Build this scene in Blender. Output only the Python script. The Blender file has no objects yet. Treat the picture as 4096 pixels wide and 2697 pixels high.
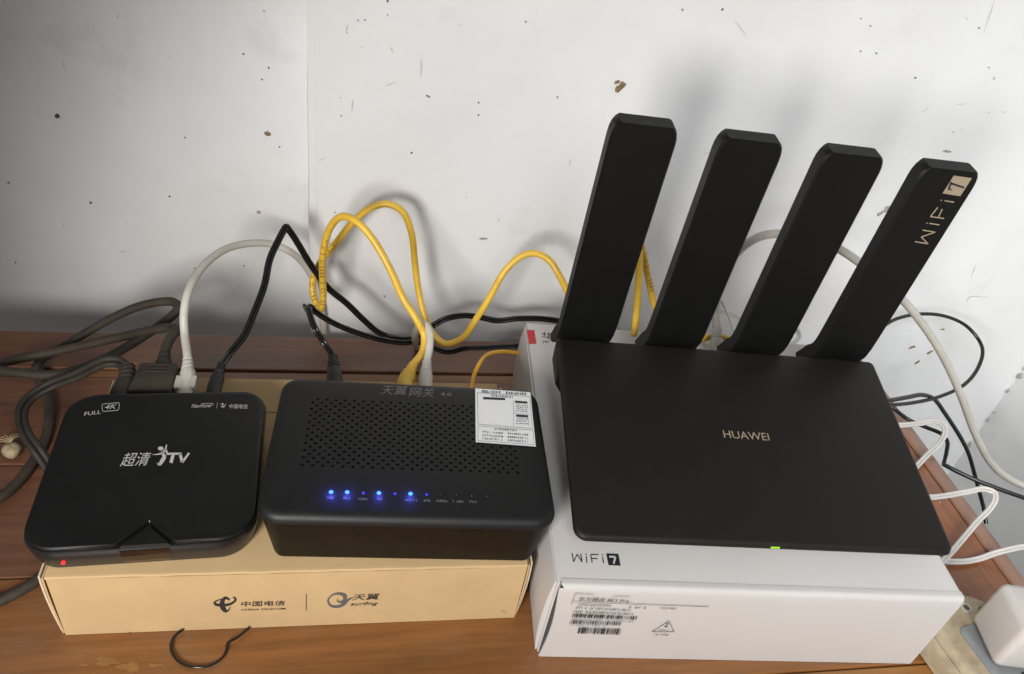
import bpy, bmesh, math, random
from mathutils import Vector, Matrix
R = math.radians
random.seed(7)
sc = bpy.context.scene
COL = sc.collection

# ------------------------------------------------------------------ camera
FPX, PW, PH = 3152.0, 4096.0, 2697.0
FW = Vector((0.2022, 0.7652, -0.6113)).normalized()
RT = Vector((0.9791, -0.1430, 0.1449)); RT = (RT - FW * RT.dot(FW)).normalized()
UP = RT.cross(FW).normalized()
EYE = Vector((0, 0, 0.47))
cd = bpy.data.cameras.new('camera'); cam = bpy.data.objects.new('camera', cd); COL.objects.link(cam)
cam.matrix_world = Matrix(((RT.x, UP.x, -FW.x, EYE.x), (RT.y, UP.y, -FW.y, EYE.y), (RT.z, UP.z, -FW.z, EYE.z), (0, 0, 0, 1)))
cd.sensor_fit = 'HORIZONTAL'; cd.sensor_width = 36; cd.lens = FPX / PW * 36; cd.clip_start = 0.02; cd.clip_end = 50
sc.camera = cam
# ------------------------------------------------------------------ world and lamps
w = bpy.data.worlds.new('World'); sc.world = w; w.use_nodes = True
bg = w.node_tree.nodes['Background']; bg.inputs[0].default_value = (0.92, 0.95, 1.0, 1); bg.inputs[1].default_value = 0.19
sc.view_settings.view_transform = 'Standard'; sc.view_settings.look = 'None'; sc.view_settings.exposure = 0.0; sc.view_settings.gamma = 1.0
def area_lamp(name, loc, target, size, power, color, size_y=None, spread=180):
    d = bpy.data.lights.new(name, 'AREA'); d.energy = power; d.color = color; d.spread = R(spread)
    d.shape = 'RECTANGLE' if size_y else 'DISK'; d.size = size
    if size_y: d.size_y = size_y
    o = bpy.data.objects.new(name, d); COL.objects.link(o); o.location = loc
    o.rotation_euler = (Vector(target) - Vector(loc)).to_track_quat('-Z', 'Y').to_euler(); return o
def spot_lamp(name, loc, target, cone, blend, size, power, color):
    d = bpy.data.lights.new(name, 'SPOT'); d.energy = power; d.color = color; d.spot_size = R(cone); d.spot_blend = blend; d.shadow_soft_size = size
    o = bpy.data.objects.new(name, d); COL.objects.link(o); o.location = loc
    o.rotation_euler = (Vector(target) - Vector(loc)).to_track_quat('-Z', 'Y').to_euler(); return o
spot_lamp('room_lamp', (-0.26, -0.25, 0.395), (0.3416, 0.373, -0.115), 90, 0.34, 0.11, 25.5, (1.0, 0.976, 0.94))
area_lamp('window_light', (0.30, -0.42, 0.85), (0.70, 0.61, -0.10), 0.60, 1.7, (0.94, 0.97, 1.0), 0.60, 52)

# ------------------------------------------------------------------ helpers
def tag(o, label=None, cat=None, group=None, kind=None):
    for k, val in (('label', label), ('category', cat), ('group', group), ('kind', kind)):
        if val: o[k] = val
    return o
def empty(name, loc=(0, 0, 0), rz=0.0, label=None, cat=None, group=None):
    o = bpy.data.objects.new(name, None); COL.objects.link(o); o.location = loc; o.rotation_euler = (0, 0, rz)
    o.empty_display_size = 0.02
    return tag(o, label, cat, group)
def build(name, bm, m, parent=None, smooth=None, loc=None, rot=None):
    bmesh.ops.recalc_face_normals(bm, faces=bm.faces[:])
    me = bpy.data.meshes.new(name); bm.to_mesh(me); bm.free()
    me.materials.append(m)
    if smooth is not None:
        for p in me.polygons: p.use_smooth = True
        me.set_sharp_from_angle(angle=R(smooth))
    return link(name, me, parent, loc, rot)
def link(name, me, parent=None, loc=None, rot=None):
    o = bpy.data.objects.new(name, me); COL.objects.link(o)
    if loc is not None: o.location = loc
    if rot is not None: o.rotation_euler = rot
    if parent is not None: o.parent = parent
    return o
def wm(o):
    m = o.matrix_basis.copy(); p = o.parent
    while p is not None: m = p.matrix_basis @ m; p = p.parent
    return m
def lookup(u, v, **k):
    """world point seen at picture position (u, v) on a world plane x=, y= or z="""
    d = FW + RT * ((u - PW / 2) / FPX) - UP * ((v - PH / 2) / FPX)
    ax = 'xyz'.index(list(k)[0]); t = (list(k.values())[0] - EYE[ax]) / d[ax]
    return EYE + d * t
def pick(o, u, v, ax, val):
    """same in the local frame of object o"""
    mi = wm(o).inverted(); e = mi @ EYE
    d = FW + RT * ((u - PW / 2) / FPX) - UP * ((v - PH / 2) / FPX)
    d = mi.to_3x3() @ d; i = 'xyz'.index(ax)
    return e + d * ((val - e[i]) / d[i])

# ---- materials
def mat(name, base, rough=0.5, var=0.0, scale=40.0, bump=0.0, bscale=300.0, spec=0.5, var_col=None, stretch=None, coat=0.0, metal=0.0):
    m = bpy.data.materials.new(name); m.use_nodes = True; nt = m.node_tree; N = nt.nodes; L = nt.links
    b = N['Principled BSDF']; b.inputs['Base Color'].default_value = (*base, 1); b.inputs['Roughness'].default_value = rough
    b.inputs['Specular IOR Level'].default_value = spec; b.inputs['Metallic'].default_value = metal
    b.inputs['Coat Weight'].default_value = coat
    tc = N.new('ShaderNodeTexCoord'); mp = N.new('ShaderNodeMapping'); L.new(tc.outputs['Object'], mp.inputs[0])
    if stretch: mp.inputs['Scale'].default_value = stretch
    if var:
        n = N.new('ShaderNodeTexNoise'); n.inputs['Scale'].default_value = scale; n.inputs['Detail'].default_value = 6; n.inputs['Roughness'].default_value = 0.65
        L.new(mp.outputs[0], n.inputs[0])
        rp = N.new('ShaderNodeValToRGB'); rp.color_ramp.elements[0].position = 0.3; rp.color_ramp.elements[1].position = 0.7
        c2 = var_col or tuple(min(1, x * (1 + var)) for x in base); c1 = tuple(x * (1 - var) for x in base)
        rp.color_ramp.elements[0].color = (*c1, 1); rp.color_ramp.elements[1].color = (*c2, 1)
        L.new(n.outputs[0], rp.inputs[0]); L.new(rp.outputs[0], b.inputs['Base Color'])
        mr = N.new('ShaderNodeMapRange'); mr.inputs[3].default_value = max(0.02, rough - 0.08); mr.inputs[4].default_value = min(1, rough + 0.1)
        L.new(n.outputs[0], mr.inputs[0]); L.new(mr.outputs[0], b.inputs['Roughness'])
    if bump:
        n2 = N.new('ShaderNodeTexNoise'); n2.inputs['Scale'].default_value = bscale; n2.inputs['Detail'].default_value = 4
        L.new(mp.outputs[0], n2.inputs[0])
        bp = N.new('ShaderNodeBump'); bp.inputs['Strength'].default_value = bump; bp.inputs['Distance'].default_value = 0.002
        L.new(n2.outputs[0], bp.inputs['Height']); L.new(bp.outputs[0], b.inputs['Normal'])
    return m
def emit(name, col, strength):
    m = bpy.data.materials.new(name); m.use_nodes = True; b = m.node_tree.nodes['Principled BSDF']
    b.inputs['Base Color'].default_value = (*[c * .2 for c in col], 1); b.inputs['Emission Color'].default_value = (*col, 1); b.inputs['Emission Strength'].default_value = strength
    return m
def add_specks(m, col, scale, gate, size, seed=0.0, sx=1.0, rot=0.0):
    """sprinkle small separate marks (fly specks, chips, dust) over a material"""
    nt = m.node_tree; N = nt.nodes; L = nt.links; b = N['Principled BSDF']
    tc = N.new('ShaderNodeTexCoord'); mp = N.new('ShaderNodeMapping'); mp.inputs['Location'].default_value = (seed, seed * .7, seed * 1.3)
    mp.inputs['Rotation'].default_value = (rot, rot, rot); mp.inputs['Scale'].default_value = (sx, 1, 1)
    nz = N.new('ShaderNodeTexNoise'); nz.inputs['Scale'].default_value = scale * 9; L.new(tc.outputs['Object'], nz.inputs[0])
    ad = N.new('ShaderNodeVectorMath'); ad.operation = 'MULTIPLY_ADD'; ad.inputs[1].default_value = (.25 / scale,) * 3
    L.new(nz.outputs['Color'], ad.inputs[0]); L.new(tc.outputs['Object'], ad.inputs[2]); L.new(ad.outputs[0], mp.inputs[0])
    v = N.new('ShaderNodeTexVoronoi'); v.inputs['Scale'].default_value = scale; L.new(mp.outputs[0], v.inputs['Vector'])
    sp = N.new('ShaderNodeSeparateColor'); L.new(v.outputs['Color'], sp.inputs[0])
    th = N.new('ShaderNodeMath'); th.operation = 'MULTIPLY'; L.new(sp.outputs[1], th.inputs[0]); L.new(sp.outputs[1], th.inputs[1])
    t2 = N.new('ShaderNodeMath'); t2.operation = 'MULTIPLY'; t2.inputs[1].default_value = size; L.new(th.outputs[0], t2.inputs[0])
    lt = N.new('ShaderNodeMath'); lt.operation = 'LESS_THAN'; L.new(v.outputs['Distance'], lt.inputs[0]); L.new(t2.outputs[0], lt.inputs[1])
    g = N.new('ShaderNodeMath'); g.operation = 'LESS_THAN'; g.inputs[1].default_value = gate; L.new(sp.outputs[0], g.inputs[0])
    mu = N.new('ShaderNodeMath'); mu.operation = 'MULTIPLY'; L.new(lt.outputs[0], mu.inputs[0]); L.new(g.outputs[0], mu.inputs[1])
    op = N.new('ShaderNodeMath'); op.operation = 'MULTIPLY'; L.new(mu.outputs[0], op.inputs[0])
    o2 = N.new('ShaderNodeMath'); o2.operation = 'MULTIPLY_ADD'; o2.inputs[1].default_value = 0.6; o2.inputs[2].default_value = 0.4; L.new(sp.outputs[2], o2.inputs[0]); L.new(o2.outputs[0], op.inputs[1])
    mx = N.new('ShaderNodeMixRGB'); mx.inputs[2].default_value = (*col, 1); L.new(op.outputs[0], mx.inputs[0])
    src = b.inputs['Base Color'].links
    if src: L.new(src[0].from_socket, mx.inputs[1])
    else: mx.inputs[1].default_value = b.inputs['Base Color'].default_value
    L.new(mx.outputs[0], b.inputs['Base Color'])
    return m
def add_blotch(m, col, scale, lo, hi, stretch=(1, 1, 1), seed=0.0, fac=1.0):
    nt = m.node_tree; N = nt.nodes; L = nt.links; b = N['Principled BSDF']
    tc = N.new('ShaderNodeTexCoord'); mp = N.new('ShaderNodeMapping'); mp.inputs['Location'].default_value = (seed, seed, seed); mp.inputs['Scale'].default_value = stretch
    L.new(tc.outputs['Object'], mp.inputs[0])
    n = N.new('ShaderNodeTexNoise'); n.inputs['Scale'].default_value = scale; n.inputs['Detail'].default_value = 7; n.inputs['Roughness'].default_value = .6; L.new(mp.outputs[0], n.inputs[0])
    mr = N.new('ShaderNodeMapRange'); mr.inputs[1].default_value = lo; mr.inputs[2].default_value = hi; mr.inputs[4].default_value = fac; L.new(n.outputs[0], mr.inputs[0])
    mx = N.new('ShaderNodeMixRGB'); mx.inputs[2].default_value = (*col, 1); L.new(mr.outputs[0], mx.inputs[0])
    src = b.inputs['Base Color'].links
    if src: L.new(src[0].from_socket, mx.inputs[1])
    else: mx.inputs[1].default_value = b.inputs['Base Color'].default_value
    L.new(mx.outputs[0], b.inputs['Base Color'])
    return m

M = {}
M['wall'] = mat('white_plaster', (0.82, 0.82, 0.81), .75, .03, 9, .12, 60)
add_blotch(M['wall'], (0.68, 0.665, 0.64), 3.2, .42, .72, seed=2.2, fac=.65)
add_blotch(M['wall'], (0.55, 0.54, 0.52), 11, .60, .72, seed=5.2, fac=.35)
add_specks(M['wall'], (0.06, 0.055, 0.05), 60, .08, .11, 5.1)
add_specks(M['wall'], (0.14, 0.13, 0.12), 70, .07, .13, 3.7, sx=.25, rot=.7)
add_specks(M['wall'], (0.22, 0.21, 0.19), 60, .07, .13, 8.7, sx=.22, rot=-.5)
M['floor'] = mat('grey_concrete', (0.35, 0.34, 0.33), .8, .15, 8)
def wood(name, c, seed, stretch=(.8, 13, 6)):
    m = mat(name, c, .32, .27, 12, .10, 34, stretch=stretch, coat=.3)
    m.node_tree.nodes['Principled BSDF'].inputs['Coat Roughness'].default_value = .25
    add_blotch(m, tuple(x * .45 for x in c), 6, .52, .8, (.8, 5, 3), seed, .75)
    add_blotch(m, (0.20, 0.145, 0.10), 4.5, .55, .72, (1, 1.6, 1), seed + 3, .5)
    add_specks(m, (0.55, 0.5, 0.42), 60, .14, .13, seed)
    add_specks(m, (0.03, 0.02, 0.015), 40, .12, .12, seed + 4)
    add_specks(m, (0.40, 0.30, 0.20), 70, .16, .09, seed + 6, sx=.16)
    add_specks(m, (0.045, 0.022, 0.012), 34, .22, .12, seed + 8, sx=.10)
    return m
M['wood'] = wood('red_brown_varnished_wood', (0.205, 0.082, 0.024), 0)
M['wood2'] = wood('orange_brown_varnished_wood', (0.255, 0.110, 0.026), 5)
M['wood3'] = wood('dull_brown_varnished_wood', (0.155, 0.066, 0.034), 9)
M['wood_end'] = wood('red_brown_end_board_wood', (0.23, 0.078, 0.025), 14, (12, .8, 6))
M['woodtrim'] = mat('brown_edge_strip_wood', (0.27, 0.125, 0.07), .4, .18, 10, .05, 40, stretch=(14, 1, 6), coat=.2)
M['dark_gap'] = mat('dark_joint', (0.02, 0.012, 0.01), .8)
M['wear'] = mat('bare_worn_wood', (0.25, 0.122, 0.038), .5, .25, 60)
M['card'] = mat('brown_cardboard', (0.50, 0.345, 0.175), .8, .07, 30, .08, 500)
add_blotch(M['card'], (0.40, 0.27, 0.14), 14, .58, .72, (1, 1, 1.4), 4.0, .45)
add_specks(M['card'], (0.20, 0.12, 0.06), 90, .10, .10, 2.0)
add_specks(M['card'], (0.30, 0.19, 0.09), 60, .30, .10, 7.0, sx=.3, rot=.4)
add_specks(M['card'], (0.62, 0.47, 0.28), 45, .25, .12, 9.0, sx=.2, rot=1.1)
M['card_edge'] = mat('pale_cardboard_edge', (0.62, 0.50, 0.36), .85, .1, 200)
M['card_in'] = mat('cardboard_inside', (0.30, 0.20, 0.11), .9)
M['stb'] = mat('satin_black_plastic', (0.0040, 0.0038, 0.0036), .38, .15, 60, .05, 2500)
add_specks(M['stb'], (0.4, 0.4, 0.4), 110, .10, .07, 4.3)
M['stb_side'] = mat('blue_black_gloss_plastic', (0.011, 0.012, 0.0135), .30, .15, 60)
M['ir'] = mat('dark_red_brown_window', (0.016, 0.007, 0.004), .12)
M['gate'] = mat('matt_black_plastic', (0.0066, 0.0065, 0.0064), .50, .12, 80, .06, 2600, spec=.4)
add_specks(M['gate'], (0.3, 0.3, 0.3), 70, .05, .10, 6.0)
M['gate_low'] = mat('black_plastic_body', (0.0030, 0.0024, 0.0020), .42, .1, 80, .04, 2600, spec=.13)
M['hole'] = mat('dark_inside', (0.003, 0.003, 0.003), .8)
M['router'] = mat('soft_matt_black_plastic', (0.0098, 0.0082, 0.0068), .52, .08, 60, .05, 3000, spec=.25)
add_specks(M['router'], (0.16, 0.15, 0.14), 130, .07, .06, 1.0)
M['antenna'] = mat('matt_black_antenna_plastic', (0.0033, 0.0032, 0.0030), .50, .08, 60, .05, 3000, spec=.25)
M['whitebox'] = mat('white_coated_carton', (0.52, 0.497, 0.478), .45, .02, 12, .05, 25)
M['gap_shade'] = mat('carton_gap_shade', (0.05, 0.047, 0.045), .9)  # near-black in place of the shade inside the white carton's gaps
M['red'] = mat('red_print', (0.50, 0.018, 0.03), .5)
M['ink'] = mat('black_ink', (0.018, 0.018, 0.022), .5)
M['ink_grey'] = mat('grey_ink', (0.10, 0.10, 0.105), .6)
M['silver'] = mat('silver_print', (0.52, 0.52, 0.52), .4)
M['silver_dim'] = mat('dim_grey_print', (0.17, 0.17, 0.17), .45)
M['gloss_print'] = mat('gloss_black_raised_print', (0.12, 0.12, 0.12), .18)
M['gold'] = mat('champagne_print', (0.30, 0.235, 0.16), .4)
M['sticker'] = mat('white_paper_label', (0.80, 0.80, 0.80), .55)
M['yellow'] = mat('yellow_cable_jacket', (0.80, 0.50, 0.055), .34, .13, 60, .10, 200)
add_blotch(M['yellow'], (0.45, 0.25, 0.03), 40, .60, .75, (1, 1, 1), 2, .5)
M['yellow_thin'] = mat('orange_yellow_fibre_jacket', (0.80, 0.40, 0.03), .4, .05, 50)
M['white_cable'] = mat('off_white_cable_jacket', (0.60, 0.57, 0.51), .42, .08, 40)
add_blotch(M['white_cable'], (0.30, 0.26, 0.21), 45, .58, .76, (1, 1, 1), 2, .6)
M['white_twin'] = mat('white_twin_flex', (0.60, 0.57, 0.53), .35, .04, 40)
M['grey_cable'] = mat('warm_grey_cable_jacket', (0.42, 0.40, 0.35), .42, .07, 40)
M['dusty'] = mat('dusty_brown_black_rubber', (0.042, 0.032, 0.022), .7, .45, 45, .1, 400)
M['dusty2'] = mat('dusty_dark_rubber', (0.028, 0.022, 0.016), .65, .4, 60, .1, 400)
M['black_cable'] = mat('glossy_black_cable', (0.010, 0.010, 0.010), .22, .2, 60)
M['black_rubber'] = mat('black_rubber_plug', (0.012, 0.012, 0.012), .5, .2, 90)
M['beige'] = mat('aged_beige_plastic', (0.40, 0.335, 0.225), .5, .12, 40, .06, 60)
add_blotch(M['beige'], (0.20, 0.145, 0.085), 26, .50, .66, (1, 1, 1), 3, .8)
add_specks(M['beige'], (0.06, 0.04, 0.03), 160, .25, .12, 2.0)
M['sock'] = mat('grey_socket_plate', (0.20, 0.21, 0.21), .45, .15, 40)
M['charger'] = mat('white_gloss_plastic', (0.52, 0.485, 0.45), .3, .02, 20)
M['led_blue'] = emit('blue_lit_lamp', (0.04, 0.17, 1.0), 3.6)
M['led_dim'] = emit('dim_blue_lamp', (0.05, 0.04, 1.0), .55)
M['led_off'] = mat('unlit_lamp', (0.006, 0.006, 0.008), .25)
M['led_green'] = emit('green_lit_lamp', (0.40, 0.9, 0.0), .8)
M['led_red'] = emit('red_lit_lamp', (1.0, 0.03, 0.03), 1.6)
M['seed'] = mat('tan_dried_skin', (0.42, 0.33, 0.20), .6, .25, 250, .2, 300)
M['nail'] = mat('rusty_dark_nail', (0.06, 0.05, 0.035), .6, .3, 400)
M['stain'] = mat('brown_wall_chip', (0.22, 0.15, 0.07), .8, .5, 300)
M['fly'] = mat('dark_fly_speck', (0.09, 0.085, 0.08), .8)
M['putty'] = mat('grey_wall_scar', (0.38, 0.36, 0.32), .85, .4, 200)

# ---- mesh bits
def add_box(bm, lo, hi):
    x0, y0, z0 = lo; x1, y1, z1 = hi
    v = [bm.verts.new(c) for c in ((x0, y0, z0), (x1, y0, z0), (x1, y1, z0), (x0, y1, z0), (x0, y0, z1), (x1, y0, z1), (x1, y1, z1), (x0, y1, z1))]
    for f in ((3, 2, 1, 0), (4, 5, 6, 7), (0, 1, 5, 4), (1, 2, 6, 5), (2, 3, 7, 6), (3, 0, 4, 7)): bm.faces.new([v[i] for i in f])
def bev_box(lo, hi, bev=.0015, seg=2):
    bm = bmesh.new(); add_box(bm, lo, hi)
    bmesh.ops.bevel(bm, geom=bm.edges[:] , offset=bev, segments=seg, profile=.5, affect='EDGES')
    return bm
def rrect(x0, x1, y0, y1, r, n=6):
    """rounded rectangle outline, counter-clockwise; r one radius or four (front-left, front-right, back-right, back-left)"""
    rs = r if isinstance(r, (list, tuple)) else [r] * 4; out = []
    for (cx, cy, a0), q in zip(((x0, y0, 180), (x1, y0, 270), (x1, y1, 0), (x0, y1, 90)), rs):
        ox = cx + (q if cx == x0 else -q); oy = cy + (q if cy == y0 else -q)
        for i in range(n + 1):
            a = R(a0 + 90 * i / n); out.append((ox + q * math.cos(a), oy + q * math.sin(a)))
    return out
def loft(bm, rings, cap_lo=True, cap_hi=True):
    """rings: lists of 3D points of equal length"""
    vs = [[bm.verts.new(p) for p in ring] for ring in rings]; n = len(vs[0])
    for a, b in zip(vs, vs[1:]):
        for i in range(n): bm.faces.new((a[i], a[(i + 1) % n], b[(i + 1) % n], b[i]))
    if cap_lo: bm.faces.new(vs[0][::-1])
    if cap_hi: bm.faces.new(vs[-1])
    return vs
def slab(x0, x1, y0, y1, r, prof, n=6, cap_hi=True, cap_lo=True):
    """prof: (inset, z) list from the bottom up"""
    bm = bmesh.new(); rings = []
    for ins, z in prof:
        rr = [max(.0006, q - ins) for q in (r if isinstance(r, (list, tuple)) else [r] * 4)]
        rings.append([(x, y, z) for x, y in rrect(x0 + ins, x1 - ins, y0 + ins, y1 - ins, rr, n)])
    loft(bm, rings, cap_lo, cap_hi); return bm
def tube(bm, pts, rad, sides=10, cap=True, flat=1.0):
    pts = [Vector(p) for p in pts]; n = len(pts); rings = []
    T = [(pts[min(i + 1, n - 1)] - pts[max(i - 1, 0)]).normalized() for i in range(n)]
    N0 = Vector((0, 0, 1)); N0 = (N0 - T[0] * N0.dot(T[0]));
    if N0.length < 1e-3: N0 = Vector((1, 0, 0)) - T[0] * T[0].x
    N0.normalize(); Ns = [N0]
    for i in range(1, n):
        v = Ns[-1] - T[i] * Ns[-1].dot(T[i]); Ns.append(v.normalized())
    for i in range(n):
        B = T[i].cross(Ns[i]); q = rad[i] if isinstance(rad, (list, tuple)) else rad
        rings.append([pts[i] + (Ns[i] * math.cos(2 * math.pi * k / sides) * flat + B * math.sin(2 * math.pi * k / sides)) * q for k in range(sides)])
    loft(bm, rings, cap, cap)
def smooth_path(pts, sub=8):
    pts = [Vector(p) for p in pts]; P = [pts[0] * 2 - pts[1]] + pts + [pts[-1] * 2 - pts[-2]]; out = []
    for i in range(1, len(P) - 2):
        a, b, c, d = P[i - 1:i + 3]
        t0 = 0; t1 = (b - a).length ** .5 + 1e-6; t2 = t1 + (c - b).length ** .5 + 1e-6; t3 = t2 + (d - c).length ** .5 + 1e-6
        for k in range(sub):
            t = t1 + (t2 - t1) * k / sub
            A1 = a * ((t1 - t) / (t1 - t0)) + b * ((t - t0) / (t1 - t0)); A2 = b * ((t2 - t) / (t2 - t1)) + c * ((t - t1) / (t2 - t1)); A3 = c * ((t3 - t) / (t3 - t2)) + d * ((t - t2) / (t3 - t2))
            B1 = A1 * ((t2 - t) / (t2 - t0)) + A2 * ((t - t0) / (t2 - t0)); B2 = A2 * ((t3 - t) / (t3 - t1)) + A3 * ((t - t1) / (t3 - t1))
            out.append(B1 * ((t2 - t) / (t2 - t1)) + B2 * ((t - t1) / (t2 - t1)))
    out.append(pts[-1]); return out

# ---- print: lettering, strokes and marks laid 0.15-0.3 mm above a face
LIFT = [0]
def lift():
    LIFT[0] = (LIFT[0] + 1) % 12
    return .00014 + .00002 * LIFT[0]
def text_mesh(s, shear=0.0, bold=0.0):
    c = bpy.data.curves.new('lettering', 'FONT'); c.body = s; c.shear = shear; c.offset = bold; c.resolution_u = 3
    o = bpy.data.objects.new('lettering', c); COL.objects.link(o)
    me = bpy.data.meshes.new_from_object(o.evaluated_get(bpy.context.evaluated_depsgraph_get()))
    bpy.data.objects.remove(o); bpy.data.curves.remove(c); return me
def frame2(o, face, val, uvL, uvR):
    """local baseline on a face: 'top' (x right, y up) or 'front' (x right, z up)"""
    ax = 'z' if face == 'top' else 'y'
    a = pick(o, *uvL, ax, val); b = pick(o, *uvR, ax, val); return a, b
def lettering(o, s, face, val, uvL, uvR, h, m, shear=0.0, bold=0.0, name='lettering', updir=None):
    a, b = frame2(o, face, val, uvL, uvR); me = text_mesh(s, shear, bold)
    xs = [v.co.x for v in me.vertices]; ys = [v.co.y for v in me.vertices]
    x0, x1, y0, y1 = min(xs), max(xs), min(ys), max(ys)
    ex = (b - a); nrm = Vector((0, 0, 1)) if face == 'top' else Vector((0, -1, 0))
    ey = nrm.cross(ex).normalized() if updir is None else updir; dz = lift()
    for v in me.vertices:
        q = a + ex * ((v.co.x - x0) / (x1 - x0)) + ey * (h * (v.co.y - y0) / (y1 - y0)) + nrm * dz
        v.co = q
    me.materials.clear(); me.materials.append(m)
    return link(name, me, o)
def quads(o, face, val, qs, m, name):
    """filled outlines given in picture positions, as one mesh on a face"""
    bm = bmesh.new(); ax = 'z' if face == 'top' else 'y'; nrm = Vector((0, 0, 1)) if face == 'top' else Vector((0, -1, 0)); dz = lift()
    for poly in qs:
        vs = [bm.verts.new(pick(o, u, v, ax, val) + nrm * dz) for u, v in poly]
        if len(vs) > 2: bm.faces.new(vs)
    bmesh.ops.triangulate(bm, faces=bm.faces[:])
    return build(name, bm, m, o)
def stroke_poly(pts, ws, sub=6):
    P = smooth_path([(x, y, 0) for x, y in pts], sub); n = len(P); L = []; Rr = []
    for i, p in enumerate(P):
        t = (P[min(i + 1, n - 1)] - P[max(i - 1, 0)]).normalized(); q = i / (n - 1) * (len(ws) - 1); k = min(int(q), len(ws) - 2); wd = ws[k] + (ws[k + 1] - ws[k]) * (q - k)
        L.append((p.x - t.y * wd / 2, p.y + t.x * wd / 2)); Rr.append((p.x + t.y * wd / 2, p.y - t.x * wd / 2))
    return [[L[i], L[i + 1], Rr[i + 1], Rr[i]] for i in range(n - 1)]
def seg(x0, y0, x1, y1, w): return stroke_poly([(x0, y0), (x1, y1)], [w, w], 1)
def para(o0, ex, ey): return lambda a, b: (o0[0] + ex[0] * a + ey[0] * b, o0[1] + ex[1] * a + ey[1] * b)
def small_print(o0, ex, ey, n, dens=.75, rng=random):
    """a row of n tiny illegible characters, each a few broken strokes, inside the parallelogram o0 + ex + ey"""
    f = para(o0, ex, ey); out = []
    for i in range(n):
        if rng.random() > .96: continue
        a0 = (i + .08) / n; a1 = (i + .88) / n
        for k in range(3):
            b0 = .04 + k * .36; 
            if rng.random() < dens: out.append([f(a0, b0), f(a1 - rng.random() * .3 / n, b0), f(a1, b0 + .17), f(a0, b0 + .17)])
        am = a0 + (a1 - a0) * rng.choice((.1, .45, .7))
        out.append([f(am, 0), f(am + .2 / n, 0), f(am + .2 / n, 1), f(am, 1)])
    return out
def bars(o0, ex, ey, n, rng=random):
    f = para(o0, ex, ey); out = []; x = 0
    while x < 1:
        wd = rng.choice((.35, .35, .7, 1.1)) / n; out.append([f(x, 0), f(min(1, x + wd), 0), f(min(1, x + wd), 1), f(x, 1)]); x += wd + rng.choice((.35, .6, .9)) / n
    return out

# ================================================================== SETTING
def wall_mesh(a, b, z0, z1, th, nx=30, nz=36, amp=.0009):
    """upright plaster wall between two plan points, slightly uneven, with thickness th behind it"""
    bm = bmesh.new(); a = Vector(a); b = Vector(b); d = (b - a); nn = Vector((-d.y, d.x)).normalized(); rng = random.Random(3); ph = [rng.random() * 6 for _ in range(6)]
    g = []
    for j in range(nz + 1):
        row = []
        for i in range(nx + 1):
            s = i / nx; q = a + d * s; z = z0 + (z1 - z0) * j / nz; l = d.length * s
            e = amp * (math.sin(l * 9 + z * 5 + ph[0]) + .7 * math.sin(z * 14 - l * 6 + ph[1]) + .5 * math.sin(l * 23 + ph[2]) * math.sin(z * 19 + ph[3]))
            if i == 0 or i == nx: e *= .3
            row.append(bm.verts.new((q.x - nn.x * e, q.y - nn.y * e, z)))
        g.append(row)
    for j in range(nz):
        for i in range(nx): bm.faces.new((g[j][i], g[j][i + 1], g[j + 1][i + 1], g[j + 1][i]))
    bk = [bm.verts.new((p.x + nn.x * th, p.y + nn.y * th, z)) for p, z in ((a, z0), (b, z0), (b, z1), (a, z1))]
    bm.faces.new(bk[::-1]); bm.faces.new([bk[0], bk[1]] + g[0][::-1]); bm.faces.new([bk[3], bk[2]] + [r for r in g[nz][::-1]][0:0] + g[nz][::-1]) if False else None
    bm.faces.new([bk[0]] + [r[0] for r in g] + [bk[3]]); bm.faces.new([bk[1], bk[2]] + [r[nx] for r in g[::-1]])
    bm.faces.new([bk[3]] + g[nz] + [bk[2]])
    return bm
WY = 0.612
right_wall = build('right_wall', wall_mesh((-0.036, WY), (0.793, WY), -.75, 1.6, .10), M['wall'], smooth=40); tag(right_wall, kind='structure')
left_wall = build('left_wall', wall_mesh((-1.3, .84), (-0.033, .662), -.75, 1.6, .10), M['wall'], smooth=40); tag(left_wall, kind='structure')
side_wall = build('side_wall', wall_mesh((0.793, WY + .002), (0.793, -.9), -.75, 1.6, .10), M['wall'], smooth=40); tag(side_wall, kind='structure')
bm = bmesh.new(); add_box(bm, (-1.5, -1.6, -.80), (1.1, 1.0, -.752)); tag(build('floor', bm, M['floor']), kind='structure')
# rounded plaster edge where the right wall steps forward
bm = bmesh.new(); rings = []
for j in range(40):
    z = -.75 + 2.35 * j / 39; b_ = .0015 * math.sin(j * 1.7) + .001 * math.sin(j * 4.1) + (.004 * math.exp(-((z - .11) / .05) ** 2))
    rings.append([(-.036 - b_ * .5, .668, z), (-.036 - b_ * .5, WY + .0040, z), (-.0352 - b_ * .5, WY + .0010, z), (-.0325, WY - .0006, z), (-.0295, WY - .0003, z), (-.0275, WY + .003, z), (-.0275, .668, z)])
loft(bm, rings); tag(build('plaster_edge', bm, M['wall'], right_wall, smooth=50))
def wall_disc(parent, u, v, y, r, m, name, ry=1.0, th=.0012, jag=.0, n=14, rot=0.0):
    c = lookup(u, v, y=y); bm = bmesh.new(); rr = random.Random(int(u * 7 + v)); r *= .66 if name == 'fly_speck' else .9
    o1 = []; 
    for k in range(n):
        a = 2 * math.pi * k / n; q = r * (1 + jag * (rr.random() - .5)); x = q * math.cos(a); z = q * ry * math.sin(a)
        o1.append((x * math.cos(rot) - z * math.sin(rot), x * math.sin(rot) + z * math.cos(rot)))
    loft(bm, [[(c.x + x, c.y + .002, c.z + z) for x, z in o1], [(c.x + x, c.y - th * .6, c.z + z) for x, z in o1], [(c.x + x * .7, c.y - th, c.z + z * .7) for x, z in o1]])
    return build(name, bm, m, parent, smooth=50)
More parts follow.
